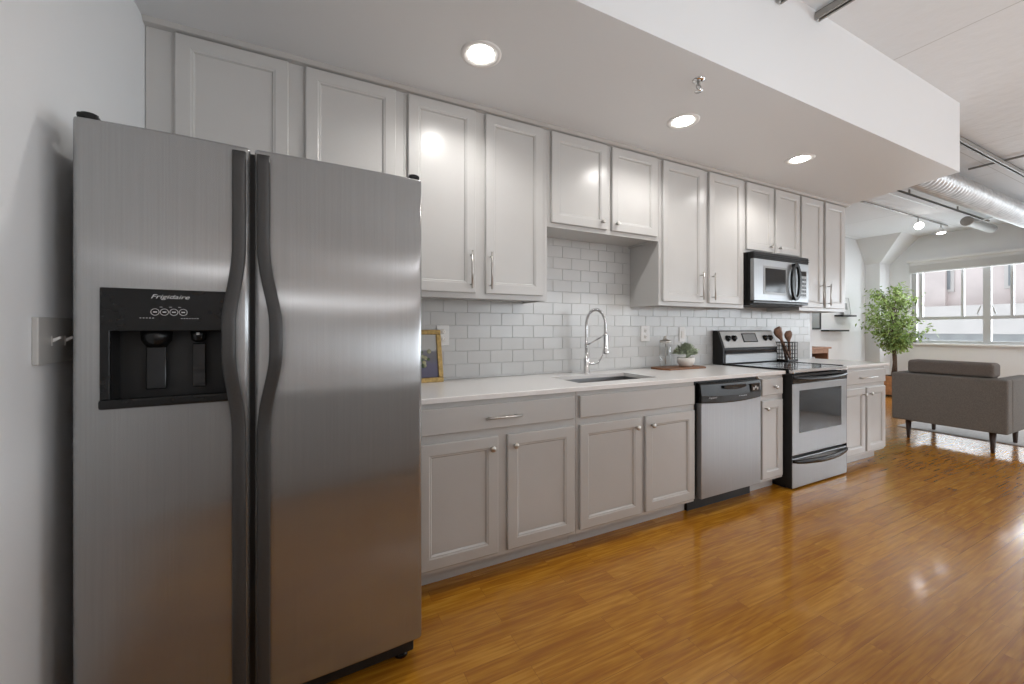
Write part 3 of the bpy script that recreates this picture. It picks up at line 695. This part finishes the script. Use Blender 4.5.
# sloped panel
def slope_pt(x, s, off=0.0):   # s 0..1 up the slope
    y = 2.347+0.053*s; z = 1.066+0.148*s; n = Vector((0, -0.927, 0.375)); return (x, y+n.y*off, z+n.z*off)
def slope_box(b, x0, x1, s0, s1, o0, o1, m):
    b.strip([[slope_pt(x, s0, o0), slope_pt(x, s0, o1), slope_pt(x, s1, o1), slope_pt(x, s1, o0)] for x in (x0, x1)], m); return b
obj('control_panel', slope_box(MB(), RX0+0.022, RX1-0.004, 0.0, 0.98, -0.004, 0.004, 'ceiling_lit_steel'), bgd)
obj('display', slope_box(slope_box(MB(), 3.585, 3.80, 0.30, 0.86, 0.004, 0.006, 'black'), 3.60, 3.785, 0.36, 0.80, 0.006, 0.007, 'dial'), bgd)
for x in (3.372, 3.46, 3.925, 4.005):
    c = Vector(slope_pt(x, 0.55, 0.004)); rot = Vector((0, 0, 1)).rotation_difference(Vector((0, -0.927, 0.375))).to_matrix().to_4x4()
    obj('knob', MB().lathe([(0.030, 0.0), (0.030, 0.006), (0.022, 0.010), (0.020, 0.024), (0.004, 0.026)], 'black', (0, 0, 0), 18, xf=Matrix.Translation(c) @ rot), bgd)
obj('vent_panel', MB().box(RX0+0.024, RX1-0.014, 2.338, 2.355, 0.925, 1.010, 'sinksteel', 0.006).box(RX0+0.024, RX1-0.014, 2.340, 2.355, 1.018, 1.045, 'blackglass', 0.004), bgd)

# ------------------------------------------------------------------ microwave
MX0, MX1, MYF = 3.276, 4.084, 2.072; MZ0, MZ1 = 1.452, 1.8835
mw = thing('microwave', 'over-the-range microwave with white steel door and black curved handle', 'microwave', (3.68, 2.26, MZ0))
obj('microwave_body', MB().box(MX0, MX1, MYF+0.03, WY-0.012, MZ0, MZ1, 'black', 0.003).box(MX0+0.03, MX1-0.03, MYF+0.05, 2.40, MZ0-0.012, MZ0, 'blackmatte'), mw)
b = MB(); b.box(MX0, MX1, MYF-0.002, MYF+0.03, 1.826, MZ1, 'black', 0.003)
for z in (1.842, 1.858): b.box(MX0+0.002, MX1-0.002, MYF-0.010, MYF, z, z+0.006, 'black', 0.002)
obj('vent_grille', b, mw)
md = obj('door', MB().box(MX0+0.002, 3.872, MYF-0.004, MYF+0.03, 1.474, 1.825, 'steel2', 0.004), mw)
obj('window', MB().box(3.405, 3.735, MYF-0.007, MYF-0.003, 1.530, 1.770, 'dial', 0.002).box(3.425, 3.715, MYF-0.0085, MYF-0.006, 1.548, 1.752, 'blackglass', 0.001), md)
pts = [(3.836+0.058*math.sin(2*PI*i/36), MYF-0.035, 1.652+0.158*math.cos(2*PI*i/36)) for i in range(36)]
secs = []
for i in range(36):
    a = 2*PI*i/36; c, s_ = math.cos(a), math.sin(a); ro, ri = 1.0, 0.74
    cx, cz = 3.836, 1.652
    secs.append([(cx+0.072*s_, MYF-0.038, cz+0.165*c), (cx+0.044*s_, MYF-0.038, cz+0.135*c), (cx+0.044*s_, MYF-0.018, cz+0.135*c), (cx+0.072*s_, MYF-0.018, cz+0.165*c)])
secs.append(secs[0])
b = MB().strip(secs, 'black', False, cap=False); b.box(3.815, 3.857, MYF-0.020, MYF-0.003, 1.785, 1.812, 'black').box(3.815, 3.857, MYF-0.020, MYF-0.003, 1.492, 1.519, 'black')
obj('handle', b, md)
kp = obj('keypad_panel', MB().box(3.876, MX1-0.002, MYF-0.004, MYF+0.03, 1.474, 1.825, 'steel2', 0.004), mw)
b = MB(); b.box(3.925, 4.045, MYF-0.006, MYF-0.003, 1.515, 1.765, 'dial'); b.box(3.935, 4.035, MYF-0.0075, MYF-0.0055, 1.715, 1.755, 'blackglass')
for i in range(3):
    for j in range(5): b.box(3.940+i*0.034, 3.964+i*0.034, MYF-0.0075, MYF-0.0055, 1.53+j*0.035, 1.552+j*0.035, 'black')
obj('keypad', b, kp)
obj('bottom_lip', MB().box(MX0+0.002, MX1-0.002, MYF, MYF+0.04, 1.452, 1.472, 'black', 0.003), mw)

# ------------------------------------------------------------------ outlets
def outlet(x, z, wd, label, kind):
    y = WY-0.0075; r = thing('wall_outlet', label, 'outlet', (x, y, z), 'white plates on the tiled backsplash')
    obj('cover_plate', MB().box(x-wd/2, x+wd/2, y-0.007, y, z-0.064, z+0.064, 'plate', 0.003), r)
    if kind == 'duplex':
        for q in (0.024, -0.024):
            b = MB().lathe([(0.017, -0.0075), (0.016, -0.0095)], 'ceramic', (x, y, z+q), 18, 'Y')
            b.box(x-0.008, x-0.006, y-0.0102, y-0.0092, z+q-0.004, z+q+0.006, 'blackmatte').box(x+0.006, x+0.008, y-0.0102, y-0.0092, z+q-0.003, z+q+0.005, 'blackmatte').box(x-0.002, x+0.002, y-0.0102, y-0.0092, z+q-0.011, z+q-0.007, 'blackmatte')
            obj('socket', b, r)
    else:
        obj('rocker', MB().box(x-0.017, x+0.017, y-0.0105, y-0.006, z-0.033, z+0.033, 'ceramic', 0.002), r)
outlet(0.737, 1.193, 0.082, 'white duplex outlet plate beside the gold picture frame', 'duplex')
outlet(2.447, 1.197, 0.095, 'white outlet plate on the tiles right of the faucet', 'duplex')
outlet(2.880, 1.187, 0.078, 'white rocker switch plate behind the small potted succulent', 'rocker')

# gold framed picture
rx = 0.716; wdt = 0.27; ht = 0.325; tilt = 0.24
T = Matrix.Translation(Vector((rx-wdt, 2.352, 0.9145))) @ Matrix.Rotation(-tilt, 4, 'X')
pf = thing('picture_frame', 'small gold-framed flower painting leaning on the backsplash beside the refrigerator', 'picture', (rx-wdt/2, 2.36, 0.914))
b = MB(); fw = 0.030
for (x0, x1, z0, z1) in ((0, wdt, 0, fw), (0, wdt, ht-fw, ht), (0, fw, fw, ht-fw), (wdt-fw, wdt, fw, ht-fw)):
    b.box(x0, x1, 0, 0.02, z0, z1, 'gold', 0.004, xf=T)
obj('frame', b, pf)
def paint_mat():
    m, N, L, B = newmat('flower_painting'); tc = N.new('ShaderNodeTexCoord'); sp = N.new('ShaderNodeSeparateXYZ'); L.new(tc.outputs['Object'], sp.inputs[0])
    r = N.new('ShaderNodeValToRGB'); e = r.color_ramp.elements; e[0].position = 0; e[0].color = (0.10, 0.095, 0.15, 1); e[1].position = 1; e[1].color = (0.50, 0.50, 0.48, 1)
    for p, c in ((0.35, (0.15, 0.14, 0.21)), (0.48, (0.17, 0.165, 0.18)), (0.62, (0.20, 0.20, 0.22)), (0.66, (0.50, 0.50, 0.48))):
        q = e.new(p); q.color = (*c, 1)
    mr = N.new('ShaderNodeMapRange'); mr.inputs['From Min'].default_value = 0.02; mr.inputs['From Max'].default_value = 0.31; L.new(sp.outputs[2], mr.inputs['Value'])
    n = N.new('ShaderNodeTexNoise'); n.inputs['Scale'].default_value = 30; L.new(tc.outputs['Object'], n.inputs['Vector'])
    a = N.new('ShaderNodeMath'); a.operation = 'MULTIPLY_ADD'; a.inputs[1].default_value = 0.12; L.new(n.outputs['Fac'], a.inputs[0]); L.new(mr.outputs[0], a.inputs[2])
    L.new(a.outputs[0], r.inputs['Fac']); L.new(r.outputs[0], B.inputs['Base Color']); B.inputs['Roughness'].default_value = 0.6; return m
M['painting'] = paint_mat()
M['bloom'] = mat('painted_bloom', (0.38, 0.38, 0.24), 0.7, noise=0.4, nscale=60)
M['stem'] = mat('painted_leaf', (0.10, 0.15, 0.07), 0.7, noise=0.4, nscale=60)
b = MB(); b.box(fw-0.003, wdt-fw+0.003, 0.008, 0.014, fw-0.003, ht-fw+0.003, 'painting', xf=T)
for i in range(16):
    cx, cz = random.uniform(0.11, 0.205), random.uniform(0.10, 0.19); rr_ = random.uniform(0.008, 0.016)
    b.lathe([(rr_, 0.0074), (rr_*0.6, 0.0070)], 'bloom' if i % 2 else 'stem', (cx, 0, cz), 9, 'Y', xf=T)
obj('painting', b, pf)

# serving board with bottle and succulent
bd = obj('serving_board', (lambda b: b.strip([[(2.672+0.238*sx, 2.31+0.10*sy, z) for sx, sy in ((-1, -.6), (-.85, -1), (.85, -1), (1, -.6), (1, .6), (.85, 1), (-.85, 1), (-1, .6))] for z in (0.9145, 0.927)], 'wood'))(MB()))
tag(bd, 'thin dark wooden serving board on the worktop between sink and stove', 'board')
bt = thing('glass_dispenser', 'clear glass jar with chrome pump lid on the wooden serving board', 'bottle', (2.525, 2.31, 0.9275))
obj('jar', MB().lathe([(0.042, 0.9285), (0.046, 0.936), (0.046, 1.09), (0.040, 1.11), (0.022, 1.122), (0.022, 1.135)], 'clearglass', (2.525, 2.31, 0), 20), bt)
obj('pump_lid', MB().lathe([(0.046, 1.125), (0.044, 1.14), (0.02, 1.15), (0.009, 1.155), (0.009, 1.175), (0.004, 1.18)], 'nickel', (2.525, 2.31, 0), 20).tube([(2.525, 2.31, 1.165), (2.49, 2.295, 1.165), (2.48, 2.29, 1.150)], 0.005, 'nickel', 8).tube([(2.525, 2.31, 1.12), (2.525, 2.31, 0.95)], 0.003, 'nickel', 6), bt)
su = thing('potted_succulent', 'small green succulent in a white bowl on the serving board', 'plant', (2.745, 2.30, 0.9275))
obj('bowl', MB().lathe([(0.038, 0.928), (0.044, 0.930), (0.063, 0.955), (0.069, 0.980), (0.067, 1.002), (0.062, 1.002), (0.061, 0.990), (0.004, 0.986)], 'ceramic', (2.745, 2.30, 0), 28), su)
b = MB()
for i in range(420):
    th = random.uniform(0, 2*PI); ph = random.uniform(0.05, 1.45); R_ = random.uniform(0.05, 0.092)
    c = Vector((2.745, 2.30, 1.02))+Vector((math.cos(th)*math.sin(ph), math.sin(th)*math.sin(ph), math.cos(ph)*1.0))*R_
    d = (c-Vector((2.745, 2.30, 1.01))).normalized(); u = d.orthogonal().normalized(); v = d.cross(u); l, wv = 0.020, 0.012
    b.faces([c-d*l*0.4, c+u*wv+d*l*0.1, c+d*l, c-u*wv+d*l*0.1, c+v*0.005], [(0, 1, 4), (1, 2, 4), (2, 3, 4), (3, 0, 4)], 'succ')
for i in range(14):
    th = 2*PI*i/14; e_ = Vector((2.80+0.045*math.cos(th), 2.27+0.045*math.sin(th), 1.07)); b.tube([(2.745, 2.30, 0.99), e_], 0.003, 'succ', 5)
obj('succulent', b, su)

# wire basket + wooden utensils
bk = thing('utensil_basket', 'square black wire basket on the short worktop beside the stove', 'basket', (4.20, 2.345, 0.914))
b = MB(); bx0, bx1, by0, by1, bz0, bz1 = 4.12, 4.285, 2.27, 2.42, 0.917, 1.105
def P4(z): return [(bx0, by0, z), (bx1, by0, z), (bx1, by1, z), (bx0, by1, z)]
for k in range(6): b.tube(P4(bz0+(bz1-bz0)*k/5), 0.0025 if k < 5 else 0.004, 'blackmatte', 5, closed=True)
for k in range(7):
    u = k/6; x = bx0+(bx1-bx0)*u; y = by0+(by1-by0)*u
    for p in ((x, by0), (x, by1), (bx0, y), (bx1, y)): b.tube([(*p, bz0), (*p, bz1)], 0.0022, 'blackmatte', 5)
    b.tube([(x, by0, bz0), (x, by1, bz0)], 0.002, 'blackmatte', 5)
obj('wire_mesh', b, bk)
obj('band', MB().box(bx0-0.003, bx1+0.003, by0-0.003, by0, bz0-0.002, bz0+0.022, 'blackmatte').box(bx0-0.003, bx0, by0, by1, bz0-0.002, bz0+0.022, 'blackmatte').box(bx0, bx1, by0, by1, bz0-0.002, bz0+0.0005, 'blackmatte'), bk)
spec = [(4.25, 2.31, 4.02, 2.32, 1.245, 0.042, 'flat brown wooden spatula leaning leftmost in the wire basket', 'spatula'),
        (4.27, 2.36, 4.10, 2.35, 1.255, 0.032, 'brown wooden spoon with narrow head in the wire basket', 'spoon'),
        (4.27, 2.33, 4.18, 2.30, 1.215, 0.042, 'round-headed wooden spoon leaning rightmost in the wire basket', 'spoon')]
for (xa, ya, xb, yb, zt, wv, lab, cat) in spec:
    A = Vector((xa, ya, 0.922)); Bv = Vector((xb, yb, zt)); d = (Bv-A).normalized(); side = Vector((0.9, -0.45, 0.1)); side = (side-d*side.dot(d)).normalized(); nn = d.cross(side)
    L_ = (Bv-A).length; secs = []
    for i in range(15):
        u = i/14; k = 0.013
        if u > 0.68: k = 0.013+(wv-0.013)*math.sin(min(1, (u-0.68)/0.2)*PI/2)*(1 if u < 0.9 else math.cos((u-0.9)/0.1*1.2))
        c = A+d*L_*u; th = 0.006
        secs.append([c+side*k, c+side*k*0.6+nn*th, c-side*k*0.6+nn*th, c-side*k, c-side*k*0.6-nn*th, c+side*k*0.6-nn*th])
    o = obj('wooden_'+cat, MB().strip(secs, 'spoonwood', True)); tag(o, lab, cat, 'wooden utensils in the basket')

# ------------------------------------------------------------------ recessed lights + sprinkler
dl = thing('recessed_light', 'round lit ceiling downlight nearest the refrigerator', 'light', (0.70, 1.72, SZ), 'recessed downlights in the soffit')
b = MB(); b.lathe([(0.094, SZ-0.0005), (0.094, SZ-0.004), (0.082, SZ-0.008), (0.070, SZ-0.003), (0.060, SZ-0.0015)], 'baffle', (0.70, 1.72, 0), 40, cap=False)
obj('trim_ring', b, dl)
obj('lens', MB().lathe([(0.061, SZ-0.0012), (0.055, SZ-0.006), (0.02, SZ-0.009), (0.002, SZ-0.0095)], 'lens', (0.70, 1.72, 0), 32), dl)
dup(dl, (2.03, 1.72, SZ), 'round lit ceiling downlight in the middle of the three, beside the sprinkler')
dup(dl, (3.262, 1.712, SZ), 'round lit ceiling downlight farthest from the refrigerator, near the microwave')
for x in (0.70, 2.03, 3.262): spot('downlight_beam', (x, 1.718, SZ-0.02), 22, angle=2.75, blend=0.55)
sp = thing('fire_sprinkler', 'small chrome pendent fire sprinkler on the soffit', 'sprinkler', (1.765, 1.40, SZ-0.06))
obj('escutcheon', MB().lathe([(0.030, SZ), (0.030, SZ-0.004), (0.018, SZ-0.010), (0.009, SZ-0.012)], 'chrome', (1.765, 1.40, 0), 22), sp)
b = MB(); b.lathe([(0.009, SZ-0.010), (0.009, SZ-0.026)], 'strut', (1.765, 1.40, 0), 12)
for s_ in (-1, 1): b.tube([(1.765+0.008*s_, 1.40, SZ-0.024), (1.765+0.017*s_, 1.40, SZ-0.034), (1.765+0.014*s_, 1.40, SZ-0.046), (1.765, 1.40, SZ-0.053)], 0.0028, 'strut', 6)
obj('frame', b, sp)
b = MB()
b.lathe([(0.006, SZ-0.053), (0.019, SZ-0.057), (0.020, SZ-0.059), (0.004, SZ-0.060)], 'chrome', (1.765, 1.40, 0), 16)
obj('deflector', b, sp)

# ------------------------------------------------------------------ ceiling services
d_ = MB(); prof = []; x = 4.76
while x < FX-0.01:
    prof.append((0.133+0.0065*math.cos(2*PI*(x-4.76)/0.085), x)); x += 0.008
d_.lathe(prof, 'galv', (0, 1.87, 2.875), 32, 'X', smooth=True)
du = thing('air_duct', 'large round spiral galvanised air duct hung under the ceiling', 'duct', (7.7, 1.87, 2.73))
obj('duct_tube', d_, du, sharp=0.35)
def strutbar(p0, p1, w_=0.041, h=0.041):
    b = MB(); (x0, y0, z0), (x1, y1, z1) = p0, p1
    if abs(x1-x0) > abs(y1-y0): b.box(x0, x1, y0-w_/2, y0-w_/2+0.004, z0, z0+h, 'strut').box(x0, x1, y0+w_/2-0.004, y0+w_/2, z0, z0+h, 'strut').box(x0, x1, y0-w_/2, y0+w_/2, z0+h-0.004, z0+h, 'strut').box(x0, x1, y0-w_/2+0.004, y0-0.009, z0, z0+0.003, 'strut').box(x0, x1, y0+0.009, y0+w_/2-0.004, z0, z0+0.003, 'strut')
    else: b.box(x0-w_/2, x0-w_/2+0.004, y0, y1, z0, z0+h, 'strut').box(x0+w_/2-0.004, x0+w_/2, y0, y1, z0, z0+h, 'strut').box(x0-w_/2, x0+w_/2, y0, y1, z0+h-0.004, z0+h, 'strut').box(x0-w_/2+0.004, x0-0.009, y0, y1, z0, z0+0.003, 'strut').box(x0+0.009, x0+w_/2-0.004, y0, y1, z0, z0+0.003, 'strut')
    return b
o = obj('strut_channel', strutbar((4.9, 1.49, 3.0), (9.2, 1.49, 3.0))); tag(o, 'long grey metal strut channel running along the ceiling beside the duct', 'channel', 'strut channels')
o = obj('strut_channel', strutbar((2.59, -0.9, 3.0), (2.59, 1.268, 3.0))); tag(o, 'grey metal strut channel butting the soffit face at the top edge of the photo', 'channel', 'strut channels')
o = obj('strut_channel', strutbar((2.22, -0.9, 2.965), (2.22, 1.268, 2.965))); tag(o, 'short grey strut stub at the photo top, left of the longer one', 'channel', 'strut channels')
o = obj('conduit', MB().tube([(6.63, 1.735, 3.04), (6.63, -2.5, 3.04)], 0.012, 'strut', 8)); tag(o, 'thin grey conduit crossing the ceiling from the duct', 'conduit')
tr = thing('cable_tray', 'thin grey metal rail along the ceiling left of the duct', 'rail', (7.5, 2.36, 2.99))
obj('rail', strutbar((4.95, 2.36, 2.995), (9.9, 2.36, 2.995), 0.018, 0.018), tr)
for x in (5.4, 7.0, 8.6): obj('bracket', MB().box(x-0.008, x+0.008, 2.352, 2.368, 3.013, CZ, 'strut'), tr)
obj('lower_rail', MB().tube([(4.95, 2.50, 3.03), (8.3, 2.50, 3.03)], 0.009, 'trim', 6), tr)
ep = obj('vent_pipe', MB().lathe([(0.066, 8.98), (0.072, 8.985), (0.072, 9.02), (0.066, 9.03), (0.066, 10.05), (0.03, 10.06)], 'strut', (0, 2.37, 2.895), 24, 'X'))
tag(ep, 'short grey round pipe under the ceiling near the window wall', 'pipe')
hb = obj('hanger_rod', MB().tube([(8.9, 2.25, 2.84), (9.5, 2.20, 2.99)], 0.012, 'trim', 8).tube([(9.5, 2.20, 2.99), (9.5, 2.20, CZ)], 0.008, 'trim', 6))
tag(hb, 'white slanted rod beside the grey vent pipe under the ceiling', 'rod')
# track light
tk = thing('track_light', 'ceiling track with two lit spotlights in the living area', 'light', (8.5, 2.86, 2.98))
obj('track', MB().tube([(6.88, 3.03, 3.05), (6.93, 2.87, 3.05), (7.05, 2.86, 3.05), (9.95, 2.86, 3.05)], 0.013, 'strut', 6), tk)
def head(x, y, z, d, r=0.055):
    d = Vector(d).normalized(); rot = Vector((0, 0, -1)).rotation_difference(d).to_matrix().to_4x4(); T2 = Matrix.Translation(Vector((x, y, z))) @ rot
    b = MB().lathe([(0.02, 0.06), (0.03, 0.045), (0.04, 0.02), (r, -0.02), (r, -0.035), (r-0.006, -0.035)], 'baffle', n=20, xf=T2, cap=False).lathe([(0.018, 0.065), (0.02, 0.06)], 'strut', n=12, xf=T2)
    b.tube([(x, y, 3.045), (x, y, z+0.05)], 0.007, 'strut', 8)
    h = obj('spot_head', b, tk)
    obj('bulb', MB().lathe([(r-0.006, -0.030), (r-0.010, -0.038), (0.02, -0.046), (0.002, -0.047)], 'lens', n=20, xf=T2), h)
head(8.77, 2.85, 2.92, (-0.9, -0.75, -0.7), 0.062)
head(9.66, 2.85, 2.92, (-0.1, -0.1, -1), 0.062)
tl = spot('track_beam', (8.72, 2.80, 2.88), 55, angle=1.9, blend=0.6, r=0.05, rot=(0, 0.75, 0.6+PI))
spot('track_beam', (9.66, 2.84, 2.86), 30, angle=1.9, blend=0.6, r=0.05)

# ------------------------------------------------------------------ armchair
ax0, ax1, ay0, ay1 = 6.0, 6.86, 1.308, 2.18
ac = thing('armchair', 'wide grey fabric armchair seen from behind, facing the window', 'armchair', (6.43, 1.745, 0))
obj('backrest', MB().box(ax0, ax0+0.13, ay0, ay1, 0.207, 0.742, 'fabric', 0.018, 3), ac)
obj('arm', MB().box(ax0+0.131, ax1, ay0, ay0+0.12, 0.207, 0.742, 'fabric', 0.018, 3), ac)
obj('arm', MB().box(ax0+0.131, ax1, ay1-0.12, ay1, 0.207, 0.742, 'fabric', 0.018, 3), ac)
obj('seat_base', MB().box(ax0+0.131, ax1-0.01, ay0+0.121, ay1-0.121, 0.215, 0.34, 'fabric', 0.01), ac)
obj('seat_cushion', MB().box(ax0+0.28, ax1+0.01, ay0+0.125, ay1-0.125, 0.342, 0.47, 'fabric2', 0.03, 3), ac)
b = MB(); b.box(ax0+0.03, ax0+0.235, ay0+0.055, ay1-0.095, 0.47, 0.868, 'fabric2', 0.055, 4)
T3 = Matrix.Translation(Vector((ax0+0.13, 0, 0.4))) @ Matrix.Rotation(0.0, 4, 'Y') @ Matrix.Translation(Vector((-(ax0+0.13), 0, -0.4)))
b = MB(); b.box(ax0+0.135, ax0+0.30, ay0+0.125, ay1-0.125, 0.472, 0.875, 'fabric2', 0.05, 4).box(ax0+0.035, ax0+0.25, ay0+0.10, ay1-0.125, 0.7435, 0.892, 'fabric2', 0.034, 4)
obj('back_cushion', b, ac)
for (x, y) in ((ax0+0.09, ay1-0.12), (ax0+0.09, ay0+0.12), (ax1-0.09, ay1-0.12), (ax1-0.09, ay0+0.12)):
    zf = 0.0 if x < 6.5 else 0.0125
    obj('leg', MB().lathe([(0.014, zf), (0.016, 0.02), (0.027, 0.21)], 'darkwood', (x, y, 0), 16), ac)
rg = obj('rug', MB().box(6.66, 10.0, -1.2, 2.36, 0.0005, 0.012, 'rug', 0.003)); tag(rg, 'pale grey area rug on the living room floor under the armchair', 'rug')

# ------------------------------------------------------------------ ficus
px_, py_ = 9.66, 3.46
fi = thing('potted_tree', 'bushy green indoor tree in a brown planter by the window', 'plant', (px_, py_, 0))
obj('planter', MB().strip([[(px_+s*sx, py_+s*sy, z) for sx, sy in ((-1, -1), (1, -1), (1, 1), (-1, 1))] for s, z in ((0.165, 0.03), (0.175, 0.36))], 'terra').box(px_-0.172, px_+0.172, py_-0.172, py_+0.172, 0.36, 0.372, 'terra'), fi)
obj('planter_base', MB().box(px_-0.155, px_+0.155, py_-0.155, py_+0.155, 0.0, 0.03, 'blackmatte'), fi)
obj('soil', MB().lathe([(0.14, 0.372), (0.13, 0.378)], 'soil', (px_, py_, 0), 16), fi)
rnd = random.Random(11)
b = MB(); tips = []
for k in range(3):
    a = 2*PI*k/3; q = [(px_+0.03*math.cos(a), py_+0.03*math.sin(a), 0.37), (px_+0.02*math.cos(a+1.5), py_+0.02*math.sin(a+1.5), 0.75), (px_+0.06*math.cos(a+3), py_+0.06*math.sin(a+3), 1.2), (px_+0.14*math.cos(a), py_+0.14*math.sin(a), 1.75)]
    b.tube(q, [0.022, 0.016, 0.012, 0.005], 'bark', 8)
cr = Vector((px_, py_, 1.42))
for k in range(46):
    th = rnd.uniform(0, 2*PI); zz = rnd.uniform(-0.55, 0.62); rad = 0.56*math.sqrt(max(0.05, 1-((zz-0.12)/0.62)**2))*(0.72 if zz < -0.2 else 1)*rnd.uniform(0.55, 1)
    e_ = cr+Vector((rad*math.cos(th), rad*math.sin(th), zz)); s0 = Vector((px_, py_, max(0.85, e_.z-0.35)))
    mid = s0.lerp(e_, 0.55)+Vector((0, 0, 0.05)); b.tube([s0, mid, e_], [0.006, 0.004, 0.002], 'bark', 5); tips.append((s0, mid, e_))
obj('trunk', b, fi)
b = MB()
for (s0, mid, e_) in tips:
    for j in range(58):
        u = rnd.uniform(0.25, 1.08); p = (s0.lerp(mid, u*2) if u < 0.5 else mid.lerp(e_, (u-0.5)*2))+Vector((rnd.gauss(0, 0.055), rnd.gauss(0, 0.055), rnd.gauss(-0.01, 0.05)))
        d = Vector((rnd.gauss(0, 1), rnd.gauss(0, 1), rnd.gauss(-0.7, 0.6))).normalized(); u_ = d.cross(Vector((rnd.gauss(0, 1), rnd.gauss(0, 1), 1))).normalized(); n_ = d.cross(u_)
        l = rnd.uniform(0.06, 0.095); wv = l*0.21
        b.faces([p, p+d*l*0.4+u_*wv, p+d*l, p+d*l*0.4-u_*wv, p+d*l*0.45-n_*wv*0.3], [(0, 1, 4), (1, 2, 4), (2, 3, 4), (3, 0, 4)], 'leaf')
obj('foliage', b, fi)

# ------------------------------------------------------------------ far wall : shelves, frames, sideboard
def shelf(x0, x1, z, label):
    o = obj('floating_shelf', MB().box(x0, x1, 4.02, 4.16, z-0.016, z+0.014, 'blackmatte', 0.002)); tag(o, label, 'shelf', 'black floating shelves on the far wall'); return o
shelf(9.10, 9.62, 1.50, 'upper black floating shelf holding the small framed print')
shelf(8.62, 9.34, 1.21, 'lower empty black floating shelf on the far wall')
fp = thing('framed_print', 'small thin-framed print leaning on the upper black shelf', 'picture', (9.47, 4.1, 1.5145))
T4 = Matrix.Translation(Vector((9.33, 4.10, 1.515))) @ Matrix.Rotation(-0.12, 4, 'X')
b = MB()
for (x0, x1, z0, z1) in ((0, 0.27, 0, 0.012), (0, 0.27, 0.338, 0.35), (0, 0.012, 0.012, 0.338), (0.258, 0.27, 0.012, 0.338)): b.box(x0, x1, 0, 0.02, z0, z1, 'alum', 0.001, xf=T4)
obj('frame', b, fp)
obj('print', MB().box(0.010, 0.26, 0.006, 0.012, 0.010, 0.34, 'paper', xf=T4).box(0.08, 0.17, 0.004, 0.0065, 0.11, 0.24, 'dial', xf=T4), fp)
wp = thing('wall_picture', 'large grey framed picture on the far wall just beyond the tile edge', 'picture', (8.3, 4.15, 1.22))
obj('frame', MB().box(7.9, 8.56, 4.125, 4.159, 1.23, 1.262, 'blackmatte').box(7.9, 8.56, 4.125, 4.159, 1.95, 1.98, 'blackmatte').box(7.9, 7.93, 4.125, 4.159, 1.262, 1.95, 'blackmatte').box(8.53, 8.56, 4.125, 4.159, 1.262, 1.95, 'blackmatte'), wp)
obj('canvas', MB().box(7.93, 8.53, 4.135, 4.158, 1.262, 1.95, 'dial'), wp)
sb = thing('sideboard', 'wooden sideboard with open shelf against the far wall beyond the worktop', 'sideboard', (7.7, 3.97, 0))
sbx0, sbx1, sy0, sy1 = 7.2, 8.12, 3.80, 4.135
obj('top', MB().box(sbx0-0.02, sbx1+0.04, sy0-0.03, sy1, 0.895, 0.925, 'sidewood', 0.004), sb)
b = MB(); b.box(sbx0, sbx0+0.03, sy0, sy1, 0.10, 0.895, 'sidewood').box(sbx1-0.03, sbx1, sy0, sy1, 0.10, 0.895, 'sidewood').box(sbx0, sbx1, sy1-0.01, sy1, 0.10, 0.895, 'darkwood').box(sbx0, sbx1, sy0, sy1, 0.10, 0.13, 'sidewood').box(sbx0+0.03, sbx1-0.03, sy0, sy1-0.01, 0.60, 0.62, 'sidewood').box(sbx0+0.03, sbx1-0.03, sy0, sy0+0.02, 0.82, 0.895, 'sidewood')
obj('carcass', b, sb)
obj('door', MB().box(sbx0+0.035, (sbx0+sbx1)/2-0.002, sy0-0.002, sy0+0.016, 0.14, 0.595, 'sidewood', 0.002), sb); obj('door', MB().box((sbx0+sbx1)/2+0.002, sbx1-0.035, sy0-0.002, sy0+0.016, 0.14, 0.595, 'sidewood', 0.002), sb)
for (x, y) in ((sbx0+0.05, sy0+0.05), (sbx1-0.05, sy0+0.05), (sbx0+0.05, sy1-0.05), (sbx1-0.05, sy1-0.05)): obj('leg', MB().lathe([(0.014, 0), (0.022, 0.10)], 'darkwood', (x, y, 0), 12), sb)
o = obj('ceramic_jar', MB().lathe([(0.04, 0.6205), (0.055, 0.64), (0.058, 0.70), (0.04, 0.72), (0.035, 0.75)], 'ceramic', (7.85, 3.92, 0), 18)); tag(o, 'white ceramic jar inside the open shelf of the sideboard', 'jar')

# ------------------------------------------------------------------ island behind the camera (seen as a reflection), lengthened to shade the base cabinets
il = thing('kitchen_island', 'greige kitchen island with white top, reflected in the refrigerator', 'island', (1.3, -0.4, 0))
obj('cabinet_body', MB().box(-0.616, 3.15, -0.75, 0.07, 0.09, 0.889, 'cab').box(-0.616, 3.12, -0.70, 0.03, 0, 0.09, 'cab'), il)
obj('worktop', MB().box(-0.616, 3.18, -0.95, 0.085, 0.889, 0.914, 'quartz', 0.003), il)
for i in range(6):
    obj('door', (lambda q: q)(MB().box(-0.55+i*0.57, -0.02+i*0.57, 0.071, 0.078, 0.12, 0.86, 'cab', 0.002)), il)
